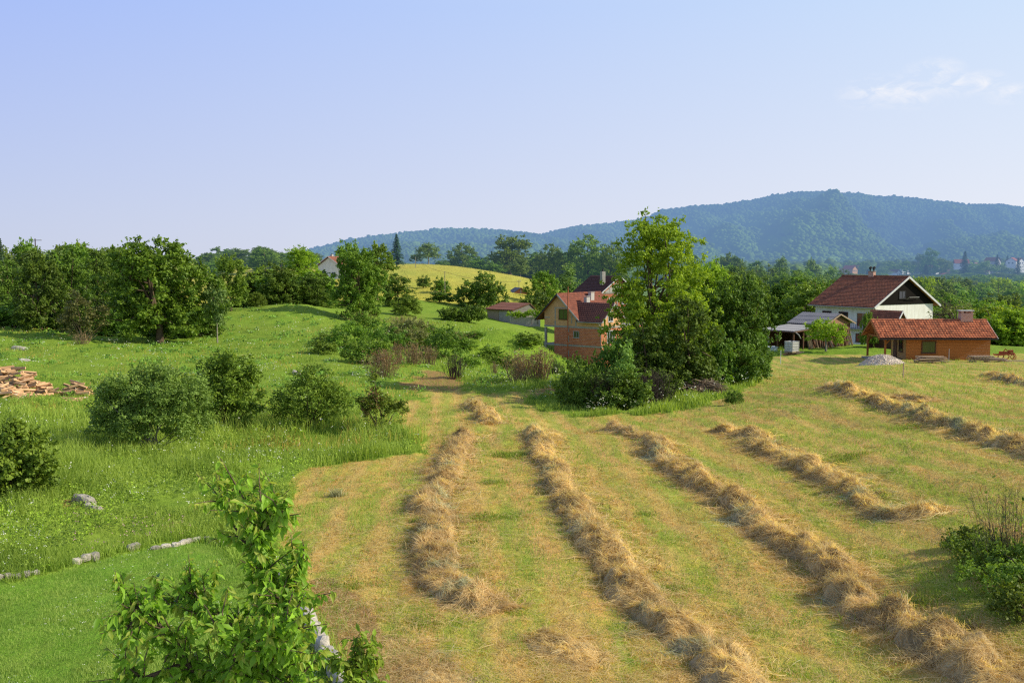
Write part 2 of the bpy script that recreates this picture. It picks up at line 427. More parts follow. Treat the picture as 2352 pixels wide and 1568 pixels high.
def ground_material():
    m = bpy.data.materials.new('meadow_ground'); nt = NT(m); p = nt.pos()
    big = nt.ramp(nt.noise(.09, p, 5, .6), .35, .65)
    med = nt.ramp(nt.noise(.55, p, 6, .65), .35, .65)
    fine = nt.ramp(nt.noise(5, p, 6, .7), .32, .68)
    vfine = nt.ramp(nt.noise(28, p, 4, .75), .3, .7)
    # mown field, streaked along the way it was cut
    st = nt.n('ShaderNodeMapping', {'Vector': p, 'Rotation': (0, 0, R(8)), 'Scale': (1.6, .14, 1)}).outputs[0]
    streak = nt.ramp(nt.noise(1.0, st, 6, .7), .38, .62)
    mow = nt.mix(med, (.52,.50,.05), (.84,.48,.13))
    mow = nt.mix(nt.math('MULTIPLY', streak, .75), mow, (.30,.46,.045))
    sx = nt.n('ShaderNodeSeparateXYZ', {0: p})
    far = nt.ramp(nt.math('ADD', sx.outputs[1], nt.math('MULTIPLY', sx.outputs[0], .7)), 35, 85)
    mow = nt.mix(nt.math('MULTIPLY', far, .75), mow, nt.mix(big, (.29,.42,.05), (.38,.42,.08)))
    sx2 = nt.n('ShaderNodeSeparateXYZ', {0: p})
    ph = nt.math('ADD', nt.math('MULTIPLY', nt.math('ADD', sx2.outputs[0], nt.math('MULTIPLY', sx2.outputs[1], .074)), 4.4), nt.math('MULTIPLY', nt.noise(.5, p, 4, .6), 5.0))
    sw = nt.ramp(nt.math('SINE', ph), -.4, .9)
    mow = nt.mix(nt.math('MULTIPLY', sw, .6), mow, (.82,.50,.17))
    mow = nt.mix(nt.math('MULTIPLY', fine, .3), mow, (.70,.48,.25))
    mow = nt.mix(nt.math('MULTIPLY', vfine, .45), mow, (.14,.14,.025))
    mead = nt.mix(med, (.22,.38,.033), (.31,.45,.055))
    mead = nt.mix(nt.math('MULTIPLY', big, .5), mead, (.34,.40,.06))
    mead = nt.mix(nt.math('MULTIPLY', fine, .5), mead, (.11,.20,.02))
    mead = nt.mix(nt.math('MULTIPLY', vfine, .3), mead, (.04,.08,.008))
    lawn = nt.mix(med, (.17,.33,.03), (.22,.40,.045))
    lawn = nt.mix(nt.math('MULTIPLY', nt.ramp(nt.noise(1.2, p, 5, .7), .48, .7), .6), lawn, (.34,.42,.08))
    lawn = nt.mix(nt.math('MULTIPLY', vfine, .45), lawn, (.08,.17,.015))
    bare = nt.mix(fine, (.40,.22,.10), (.26,.21,.06))
    yel = nt.mix(nt.ramp(nt.noise(.05, p, 5, .6), .3, .7), (.52,.46,.07), (.38,.42,.055))
    yel = nt.mix(nt.math('MULTIPLY', fine, .4), yel, (.50,.42,.11))
    c = mead
    for nm, q in (('yel', yel), ('lawn', lawn), ('mow', mow), ('bare', bare)):
        c = nt.mix(nt.attr(nm), c, q)
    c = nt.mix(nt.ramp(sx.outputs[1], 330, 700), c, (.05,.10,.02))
    h = nt.math('ADD', nt.math('MULTIPLY', nt.noise(4, p, 5, .7), .5), nt.math('MULTIPLY', nt.noise(22, p, 3, .7), .16))
    bp = nt.n('ShaderNodeBump', {'Height': h, 'Strength': .9, 'Distance': .22}).outputs[0]
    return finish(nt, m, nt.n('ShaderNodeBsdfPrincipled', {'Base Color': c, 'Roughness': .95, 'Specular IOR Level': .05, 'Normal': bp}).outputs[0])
GROUNDMAT = ground_material()
ground = ground_mesh()

# ------------------------------------------------------------------ wooded hills
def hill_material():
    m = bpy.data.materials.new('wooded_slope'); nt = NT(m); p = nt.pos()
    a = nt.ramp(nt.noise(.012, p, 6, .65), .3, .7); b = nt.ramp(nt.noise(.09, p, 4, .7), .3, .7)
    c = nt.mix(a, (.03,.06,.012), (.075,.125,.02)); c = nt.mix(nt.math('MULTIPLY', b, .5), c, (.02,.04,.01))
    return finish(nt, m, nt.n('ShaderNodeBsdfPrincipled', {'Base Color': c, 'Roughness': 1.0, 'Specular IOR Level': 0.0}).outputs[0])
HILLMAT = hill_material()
RIDGE_A = [(-900,640),(300,612),(560,601),(640,594),(690,585),(720,577),(745,571),(800,556),(870,546),(930,538),(1000,531),(1080,529),(1150,533),(1200,538),(1250,545),(1330,556),(1450,575),(1600,600),(1800,640)]
RIDGE_B = [(1000,640),(1100,595),(1180,562),(1240,543),(1270,537),(1300,528),(1350,521),(1410,516),(1470,507),(1520,486),(1580,479),(1650,473),(1720,464),(1770,453),(1830,446),(1900,444),(1960,448),(2000,454),(2060,456),(2120,463),(2180,469),(2230,475),(2290,473),(2352,481),(2600,500),(3200,540),(3900,600)]
def hill_z(rid, d0, d1, sd):
    rp = np.array(rid, float)
    def f(px, d):
        top = np.interp(px, rp[:, 0], rp[:, 1])
        b = (784 - top) / F
        zt = CAMZ + (-ST + b * CT) / (CT + b * ST) * d1
        t = (d - d0) / (d1 - d0)
        up = np.clip(t, 0, 1)
        prof = np.where(t <= 1, up ** .85 * (1 - .12 * np.sin(up * math.pi)), 1 - (t - 1) * .8)
        zb = -9.0
        x = (px - 1176) / F * d
        gul = (fbm(px / 130.0 + d / 900, d / 700.0, sd, 4) - .5)
        z = zb + (zt - zb) * prof + gul * np.sin(np.clip(t, 0, 1) * math.pi) * np.clip(zt - zb, 0, 200) * .85
        return z
    return f
def hill(name, rid, d0, d1, sd, p0, p1):
    f = hill_z(rid, d0, d1, sd)
    px, d = np.meshgrid(np.linspace(p0, p1, 420), np.linspace(d0, d1 + 900, 110), indexing='ij')
    z = f(px.ravel(), d.ravel())
    x = (px.ravel() - 1176) / F * d.ravel()
    idx = np.arange(px.size).reshape(px.shape)
    Fq = np.stack([idx[:-1, :-1], idx[1:, :-1], idx[1:, 1:], idx[:-1, 1:]], -1).reshape(-1, 4)
    mb = MB(); mb.add(np.c_[x, d.ravel(), z], Fq, 0, None, True)
    return tag(mb.build(name, HILLMAT), kind='structure'), f

def ico():
    t = (1 + 5 ** .5) / 2
    V = np.array([(-1,t,0),(1,t,0),(-1,-t,0),(1,-t,0),(0,-1,t),(0,1,t),(0,-1,-t),(0,1,-t),(t,0,-1),(t,0,1),(-t,0,-1),(-t,0,1)], float)
    V /= np.linalg.norm(V[0])
    Fa = np.array([(0,11,5),(0,5,1),(0,1,7),(0,7,10),(0,10,11),(1,5,9),(5,11,4),(11,10,2),(10,7,6),(7,1,8),(3,9,4),(3,4,2),(3,2,6),(3,6,8),(3,8,9),(4,9,5),(2,4,11),(6,2,10),(8,6,7),(9,8,1)])
    return V, Fa
ICO = ico()
def canopy(name, P, r, mat_, rng, squash=.8):
    V, Fa = ICO
    n = len(P)
    # knobbly crowns: three lobes a tree
    rep = 3
    P = np.repeat(P, rep, 0); r = np.repeat(r, rep)
    off = rng.normal(0, .45, (len(P), 3)) * r[:, None]; off[:, 2] *= .6
    rr = r * rng.uniform(.45, .85, len(P))
    VV = V[None] * rr[:, None, None] * rng.uniform(.75, 1.3, (len(P), 12, 1)); VV[..., 2] *= squash
    VV = VV + (P + off)[:, None]
    FF = Fa[None] + (np.arange(len(P)) * 12)[:, None, None]
    ti = np.repeat(np.clip(np.repeat(rng.uniform(0, 1, n), rep) * .4 + .15 + rng.uniform(0, .3, len(P)), 0, 1), 12)
    mb = MB(); mb.add(VV.reshape(-1, 3), FF.reshape(-1, 3), 0, ti, True)
    o = mb.build(name, mat_)
    return tag(o, kind='stuff')
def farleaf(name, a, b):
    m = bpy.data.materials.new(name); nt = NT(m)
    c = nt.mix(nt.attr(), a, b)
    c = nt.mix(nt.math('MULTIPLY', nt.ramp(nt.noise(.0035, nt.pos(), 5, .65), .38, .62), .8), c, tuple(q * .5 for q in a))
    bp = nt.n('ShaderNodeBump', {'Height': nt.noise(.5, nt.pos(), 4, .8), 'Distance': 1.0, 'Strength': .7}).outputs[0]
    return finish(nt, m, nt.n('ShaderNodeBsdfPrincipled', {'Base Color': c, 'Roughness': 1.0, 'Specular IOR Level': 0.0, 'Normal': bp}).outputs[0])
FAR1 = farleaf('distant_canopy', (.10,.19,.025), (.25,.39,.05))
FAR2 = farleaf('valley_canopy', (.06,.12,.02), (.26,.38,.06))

hA, fA = hill('left_hill', RIDGE_A, 1300, 2300, 5, -900, 1900)
hB, fB = hill('right_mountain', RIDGE_B, 1350, 2700, 11, 950, 3900)
def wood_on(f, p0, p1, d0, d1, n, r0, r1, name, label, seed, m=None, bias=1.0, keep=None):
    rng = np.random.default_rng(seed)
    px = rng.uniform(p0, p1, n); d = d0 + (d1 - d0) * rng.uniform(0, 1, n) ** bias
    if keep is not None:
        kk = keep(px, d); px, d = px[kk], d[kk]; n = len(px)
    z = f(px, d); x = (px - 1176) / F * d
    o = canopy(name, np.c_[x, d, z + 2], rng.uniform(r0, r1, n), m or FAR1, rng)
    return tag(o, label, 'woodland')
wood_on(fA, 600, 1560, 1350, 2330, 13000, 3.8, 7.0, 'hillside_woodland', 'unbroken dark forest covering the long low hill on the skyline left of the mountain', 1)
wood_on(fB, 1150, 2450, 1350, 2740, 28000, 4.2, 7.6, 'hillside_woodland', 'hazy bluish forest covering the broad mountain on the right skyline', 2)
wood_on(lambda px, d: tz((px - 1176) / F * d, d) + 2 + 7 * np.clip((d - 900) / 500, 0, 1), 1300, 2450, 620, 1450, 6500, 4, 8, 'valley_woodland', 'light green band of woodland on the valley floor at the foot of the mountain', 3, FAR2, keep=lambda px, d: (px < 1900) | (d > 980))
wood_on(lambda px, d: tz((px - 1176) / F * d, d) + 1, -60, 1180, 560, 1250, 2600, 4, 6, 'valley_woodland', 'thin strip of far-off woodland on the left horizon beyond the hill', 4, FAR1)

# ------------------------------------------------------------------ camera, sun, sky
cam = bpy.data.cameras.new('camera'); camo = bpy.data.objects.new('camera', cam); COL.objects.link(camo)
cam.sensor_width = 36; cam.lens = 36 * F / 2352; cam.clip_end = 20000; cam.clip_start = .1
camo.location = (0, 0, CAMZ); camo.rotation_euler = (math.pi / 2 - TH, 0, 0)
SC.camera = camo
EL, AZ = R(31), R(-4)      # sun height; direction in the ground plane from +X
sd = Vector((math.cos(EL) * math.cos(AZ), math.cos(EL) * math.sin(AZ), math.sin(EL)))
sl = bpy.data.lights.new('sun', 'SUN'); sl.energy = 5.0; sl.angle = R(.6); sl.color = (1, .91, .72)
so = bpy.data.objects.new('sun', sl); COL.objects.link(so); so.rotation_euler = sd.to_track_quat('Z', 'Y').to_euler(); so.location = (60, -20, 50)
W = bpy.data.worlds.new('World'); SC.world = W; W.use_nodes = True
wt = W.node_tree; wt.nodes.clear()
class WN(NT):
    def __init__(s, t): s.t = t
w = WN(wt)
sky = w.n('ShaderNodeTexSky', sky_type='NISHITA', sun_disc=False, sun_elevation=EL, sun_rotation=math.pi / 2 - AZ, air_density=1.0, dust_density=.6, ozone_density=1.6)
dirv = w.n('ShaderNodeTexCoord').outputs['Generated']
sp = w.n('ShaderNodeSeparateXYZ', {0: dirv})
# pale bright evening sky: bluer to the left and higher up, whitish low down and towards the sun
hi = w.ramp(sp.outputs[2], .0, .24)
right = w.ramp(sp.outputs[0], -.5, .5)
top = w.mix(right, (4.1, 5.5, 10.3), (6.9, 8.5, 10.7))
low = w.mix(right, (6.25, 6.85, 8.7), (9.1, 9.2, 10.1))
hz = w.mix(hi, low, top)
fade = w.math('SUBTRACT', 1.0, w.ramp(sp.outputs[2], .38, 1.0), True)
skyc = w.mix(w.math('MULTIPLY', fade, .92), sky.outputs[0], hz)
# wisps of cloud to the right
mp = w.n('ShaderNodeMapping', {'Vector': dirv, 'Scale': (1, 1, 2.1)}).outputs[0]
cl = w.ramp(w.noise(44, mp, 7, .62, .7), .42, .76)
def dir_of(px, py):
    rx, rz = ray(px, py); return Vector((rx, 1, rz)).normalized()
mask = None
for (cx_, cy_, rad) in ((2010, 212, .020), (2080, 210, .022), (2145, 165, .016), (2190, 195, .016), (2252, 190, .014), (2315, 215, .012)):
    dd = w.n('ShaderNodeVectorMath', {0: mp, 1: (lambda v: (v.x, v.y, v.z * 2.1))(dir_of(cx_, cy_))}, operation='DISTANCE').outputs['Value']
    g = w.math('SUBTRACT', 1.0, w.math('DIVIDE', dd, rad * 1.9), True)
    mask = g if mask is None else w.math('MAXIMUM', mask, g)
cf = w.math('MULTIPLY', w.math('MULTIPLY', cl, mask), 1.0, True)
skyc = w.mix(cf, skyc, (10.4, 10.2, 10.3))
bg = w.n('ShaderNodeBackground', {'Color': skyc, 'Strength': .095})
wt.links.new(bg.outputs[0], w.n('ShaderNodeOutputWorld').inputs[0])
SC.view_settings.view_transform = 'Standard'; SC.view_settings.look = 'None'; SC.view_settings.exposure = 0
cy = SC.cycles
cy.max_bounces = 5; cy.diffuse_bounces = 3; cy.glossy_bounces = 2; cy.transmission_bounces = 3; cy.transparent_max_bounces = 4
cy.use_denoising = False; cy.filter_width = 1.25; cy.caustics_reflective = False; cy.caustics_refractive = False
cy.sample_clamp_indirect = 6

# ------------------------------------------------------------------ foliage
def rdirs(rng, n):
    v = rng.normal(size=(n, 3)); return v / np.linalg.norm(v, axis=1)[:, None]

def leaf_quads(mb, P, Nrm, L, tint, mi=0, aspect=.62, rng=RNG):
    """one pointed quad per leaf spray, lying across its normal"""
    n = len(P)
    T = np.cross(Nrm, rdirs(rng, n)); T /= np.linalg.norm(T, axis=1)[:, None] + 1e-9
    B = np.cross(Nrm, T)
    L = np.broadcast_to(L, (n,))[:, None]
    V = np.stack([P - T * L * .5, P - B * L * aspect * .5 + T * L * .06, P + T * L * .5, P + B * L * aspect * .5 + T * L * .06], 1)
    mb.add(V.reshape(-1, 3), np.arange(4 * n).reshape(n, 4), mi, np.repeat(tint, 4))

def crown_clumps(rng, lobes, n_cl, cr, flat=.75, inner=.45):
    lob = np.array(lobes, float)
    w_ = (lob[:, 3] * lob[:, 4] * lob[:, 5]) ** .67; w_ /= w_.sum()
    k = rng.choice(len(lob), n_cl, p=w_)
    dr = rdirs(rng, n_cl); dr[:, 2] = np.where(dr[:, 2] < -.75, -dr[:, 2] * .6, dr[:, 2])
    rad = np.where(rng.uniform(size=n_cl) < .28, rng.uniform(inner * .6, .8, n_cl), rng.uniform(.8, 1.06, n_cl))
    r = cr * rng.uniform(.6, 1.3, n_cl)
    out = rng.uniform(size=n_cl) < .20      # sprays that stand out of the outline
    rad = np.where(out, rng.uniform(1.08, 1.26, n_cl), rad); r = np.where(out, r * .62, r)
    C = lob[k, :3] + dr * lob[k, 3:] * rad[:, None]
    C[:, 2] = np.maximum(C[:, 2], .12)
    return C, r

def crown_mesh(mb, rng, lobes, n_cl, cr, n_leaf, leaf, flat=.7, mi=0, shade=.35, aspect=.62, droop=0.0):
    C, r = crown_clumps(rng, lobes, n_cl, cr)
    wt_ = r ** 2; cnt = rng.multinomial(n_leaf, wt_ / wt_.sum())
    idx = np.repeat(np.arange(n_cl), cnt)
    dr = rdirs(rng, n_leaf)
    dr[:, 2] = np.where((dr[:, 2] < 0) & (rng.uniform(size=n_leaf) < .55), -dr[:, 2], dr[:, 2])
    rad = rng.uniform(.25, 1.12, n_leaf) ** .5
    P = C[idx] + dr * (r[idx] * rad)[:, None] * np.array([1, 1, flat])
    P[:, 2] -= droop * rad * r[idx]
    nr = dr * .8 + rdirs(rng, n_leaf) * .75 + np.array([0, 0, .35]); nr /= np.linalg.norm(nr, axis=1)[:, None]
    # a third of the leaves sit on short shoots leaving the clump
    sh = rng.uniform(size=n_leaf) < .30
    ks = 4; sid = rng.integers(0, ks, n_leaf); sdir = rdirs(rng, n_cl * ks) + np.array([0, 0, .75]); sdir /= np.linalg.norm(sdir, axis=1)[:, None]
    tt_ = rng.uniform(.5, 1.75, n_leaf); P[sh] = (C[idx] + sdir[idx * ks + sid] * (r[idx] * tt_)[:, None] + rng.normal(0, .06, (n_leaf, 3)) * r[idx][:, None])[sh]
    ct = rng.uniform(0, 1, n_cl)
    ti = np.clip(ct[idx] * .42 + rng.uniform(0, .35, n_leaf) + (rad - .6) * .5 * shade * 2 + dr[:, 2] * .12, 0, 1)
    leaf_quads(mb, P, nr, leaf * rng.uniform(.65, 1.35, n_leaf), ti, mi, aspect, rng)
    return C, r

def limbs(mb, rng, C, H, base_r, z0, n=9, mi=0, lean=0.0, forks=True, hub=None):
    hub = hub or (lean * H * .3, 0, z0)
    top = C[np.argmax(C[:, 2])]
    P = [(0, 0, -.3), (hub[0] * .5, 0, z0 * .5), hub, tuple((np.array(hub) * .5 + top * .5)), tuple(top)]
    mb.tube(P, [base_r * 1.25, base_r, base_r * .8, base_r * .45, base_r * .1], 7, mi)
    sel = rng.choice(len(C), min(n, len(C)), replace=False)
    for j in sel:
        t = rng.uniform(.15, .9)
        a = np.array(hub) * (1 - t * .6) + top * t * .6 if t > .2 else np.array(hub)
        b = C[j]; m_ = (a + b) / 2 + rng.normal(0, .05, 3) * H + np.array([0, 0, -.03 * H])
        mb.tube([a, m_, b], [base_r * .42 * (1 - t * .5), base_r * .25, base_r * .06], 5, mi)

KINDS = {}
def kind(name, fol, bark, lobes, n_cl, cr, n_leaf, leaf, H, W_, br=.2, z0=1.6, nl=9, flat=.7, aspect=.62, droop=0.0, stems=1, seeds=1):
    """prototype trees, made at size W_ x H and stretched for each place"""
    for s_ in range(seeds):
        rng = np.random.default_rng(hash_s(name) + s_ * 101)
        cm = MB(); C, r = crown_mesh(cm, rng, lobes, n_cl, cr, n_leaf, leaf, flat, droop=droop, aspect=aspect)
        tm = MB()
        if stems == 1: limbs(tm, rng, C, H, br, z0, nl)
        else:
            for k in range(stems):
                c = C[rng.integers(len(C))]
                an = rng.uniform(0, 6.28)
                b = np.array([math.cos(an), math.sin(an), 0]) * W_ * .05
                tm.tube([b + (0, 0, -.2), b * .6 + c * .35, c], [br, br * .6, br * .15], 5)
        VV = np.concatenate(cm.v); H_ = np.percentile(VV[:, 2], 99.2); WW = (np.percentile(np.abs(VV[:, 0]), 98.5) + np.percentile(np.abs(VV[:, 1]), 98.5))
        KINDS.setdefault(name, []).append((cm, tm, M[fol], M[bark], H_, WW, {}))

def hash_s(s):
    h = 7
    for ch in s: h = (h * 31 + ord(ch)) % 1000003
    return h

# lobes: (x, y, z, rx, ry, rz)
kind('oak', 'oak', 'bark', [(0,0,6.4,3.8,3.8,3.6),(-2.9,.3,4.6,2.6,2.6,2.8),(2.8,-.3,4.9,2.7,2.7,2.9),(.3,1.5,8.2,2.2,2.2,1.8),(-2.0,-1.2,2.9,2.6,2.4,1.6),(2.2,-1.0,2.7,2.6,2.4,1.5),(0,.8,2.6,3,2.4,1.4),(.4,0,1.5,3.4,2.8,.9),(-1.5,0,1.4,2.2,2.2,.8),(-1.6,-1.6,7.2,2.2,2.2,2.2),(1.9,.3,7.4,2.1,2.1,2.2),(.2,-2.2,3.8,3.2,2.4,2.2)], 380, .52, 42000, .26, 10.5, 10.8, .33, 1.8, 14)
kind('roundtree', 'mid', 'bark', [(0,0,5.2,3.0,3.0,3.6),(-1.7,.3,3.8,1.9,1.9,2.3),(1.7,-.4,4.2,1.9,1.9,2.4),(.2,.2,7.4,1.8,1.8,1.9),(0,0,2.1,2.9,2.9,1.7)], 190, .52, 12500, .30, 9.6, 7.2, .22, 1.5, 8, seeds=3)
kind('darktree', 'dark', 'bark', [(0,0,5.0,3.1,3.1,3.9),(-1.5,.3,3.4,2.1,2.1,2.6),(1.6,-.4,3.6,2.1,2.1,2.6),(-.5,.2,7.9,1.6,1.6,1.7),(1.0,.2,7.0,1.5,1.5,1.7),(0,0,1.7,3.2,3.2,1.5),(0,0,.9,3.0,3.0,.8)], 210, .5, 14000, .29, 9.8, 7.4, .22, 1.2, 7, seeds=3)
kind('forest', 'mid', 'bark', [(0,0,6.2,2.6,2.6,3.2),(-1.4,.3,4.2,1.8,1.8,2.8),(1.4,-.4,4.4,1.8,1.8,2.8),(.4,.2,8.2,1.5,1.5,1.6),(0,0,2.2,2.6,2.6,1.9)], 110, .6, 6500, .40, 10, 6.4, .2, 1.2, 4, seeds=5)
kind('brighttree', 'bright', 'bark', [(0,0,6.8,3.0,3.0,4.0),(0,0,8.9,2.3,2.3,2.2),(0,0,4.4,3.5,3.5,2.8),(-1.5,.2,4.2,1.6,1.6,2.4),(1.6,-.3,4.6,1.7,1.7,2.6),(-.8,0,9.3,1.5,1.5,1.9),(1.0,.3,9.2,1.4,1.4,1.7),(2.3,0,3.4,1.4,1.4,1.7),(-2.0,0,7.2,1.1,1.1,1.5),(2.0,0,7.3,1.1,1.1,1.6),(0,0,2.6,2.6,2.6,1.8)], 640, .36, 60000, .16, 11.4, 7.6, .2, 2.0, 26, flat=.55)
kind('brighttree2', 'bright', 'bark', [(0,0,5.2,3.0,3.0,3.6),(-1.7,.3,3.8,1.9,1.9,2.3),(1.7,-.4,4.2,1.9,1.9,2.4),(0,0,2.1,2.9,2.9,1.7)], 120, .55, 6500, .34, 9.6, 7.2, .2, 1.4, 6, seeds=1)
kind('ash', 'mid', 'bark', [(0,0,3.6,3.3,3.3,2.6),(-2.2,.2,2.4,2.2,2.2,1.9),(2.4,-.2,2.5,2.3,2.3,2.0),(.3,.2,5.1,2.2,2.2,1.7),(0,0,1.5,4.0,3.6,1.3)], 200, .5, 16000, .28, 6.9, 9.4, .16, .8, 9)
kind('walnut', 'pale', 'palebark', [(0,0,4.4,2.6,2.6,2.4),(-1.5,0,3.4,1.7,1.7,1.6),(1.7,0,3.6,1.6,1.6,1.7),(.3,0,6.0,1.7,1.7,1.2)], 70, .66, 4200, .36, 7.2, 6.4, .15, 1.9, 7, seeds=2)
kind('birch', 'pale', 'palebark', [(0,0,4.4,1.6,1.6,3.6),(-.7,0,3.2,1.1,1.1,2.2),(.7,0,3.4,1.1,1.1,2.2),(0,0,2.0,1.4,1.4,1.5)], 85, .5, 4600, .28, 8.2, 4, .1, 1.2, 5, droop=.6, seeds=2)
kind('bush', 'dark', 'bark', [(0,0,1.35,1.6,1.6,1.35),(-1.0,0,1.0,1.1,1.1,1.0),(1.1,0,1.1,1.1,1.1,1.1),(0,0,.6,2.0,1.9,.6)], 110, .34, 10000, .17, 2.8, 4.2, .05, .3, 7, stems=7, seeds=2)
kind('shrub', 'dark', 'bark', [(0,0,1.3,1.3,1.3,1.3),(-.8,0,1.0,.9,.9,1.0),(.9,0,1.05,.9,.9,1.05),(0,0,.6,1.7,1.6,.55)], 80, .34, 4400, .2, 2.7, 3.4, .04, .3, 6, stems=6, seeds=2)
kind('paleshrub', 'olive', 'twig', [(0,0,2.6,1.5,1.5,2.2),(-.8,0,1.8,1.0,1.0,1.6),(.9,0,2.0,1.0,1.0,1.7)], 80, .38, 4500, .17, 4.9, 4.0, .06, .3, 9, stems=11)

def conifer_kind():
    rng = np.random.default_rng(5)
    for s_ in range(2):
        H = 10.0; cm = MB(); P = []; N = []; T = []
        for zz in np.arange(1.2, 9.9, .30):
            rr = 2.3 * (1 - (zz - .6) / 9.6) ** .85 + .08
            nb = 9
            for k in range(nb):
                an = rng.uniform(0, 6.283); L = rr * rng.uniform(.7, 1.12); m_ = int(8 + L * 22)
                t = rng.uniform(.15, 1, m_)
                w_ = (1 - t * .6) * .3 * min(1, L)
                x = t * L; off = rng.normal(0, 1, m_) * w_ * .6
                P.append(np.c_[math.cos(an) * x - math.sin(an) * off, math.sin(an) * x + math.cos(an) * off, zz - .32 * x * t + .1 * t + rng.normal(0, .05, m_)])
                N.append(np.c_[np.full(m_, math.cos(an) * .4), np.full(m_, math.sin(an) * .4), np.ones(m_)] + rdirs(rng, m_) * .6)
                T.append(rng.uniform(0, .5) + t * .5)
        P = np.concatenate(P); N = np.concatenate(N); N /= np.linalg.norm(N, axis=1)[:, None]
        leaf_quads(cm, P, N, .34, np.clip(np.concatenate(T), 0, 1), 0, .4, rng)
        tm = MB(); tm.tube([(0,0,-.3),(0,0,5),(0,0,9.9)], [.18,.11,.02], 6)
        KINDS.setdefault('conifer', []).append((cm, tm, M['conifer'], M['bark'], H, 4.6, {}))
conifer_kind()

_rk = [0]
def plant(k, px, top, d, wpx, name, label, cat='tree', group=None, fol=None, v=None, rz=None, base=None, trunk='trunk', crown='crown'):
    """a tree whose foot stands on the ground d metres away; top and width as the view shows them"""
    _rk[0] += 1
    rr = random.Random(_rk[0])
    g = at(px, d)
    z0 = g[2] if base is None else base
    h = max(zat(top, d) - z0, .8); w_ = wpx / F * d
    var = KINDS[k]; pr = var[(v if v is not None else rr.randrange(len(var))) % len(var)]
    cm, tm, fm, bm, H, W_, cache = pr
    root = thing(name, label, cat, (g[0], g[1], z0), rr.uniform(0, 6.28) if rz is None else rz, group)
    root.scale = (w_ / W_, w_ / W_, h / H)
    key = fol or 'std'
    if key not in cache:
        a = cm.build(crown, M[fol] if fol else fm, root); b = tm.build(trunk, bm, root)
        cache[key] = (a, b)
    else:
        for s_, nm in zip(cache[key], (crown, trunk)):
            c = s_.copy(); COL.objects.link(c); c.parent = root; c.name = nm
    return root

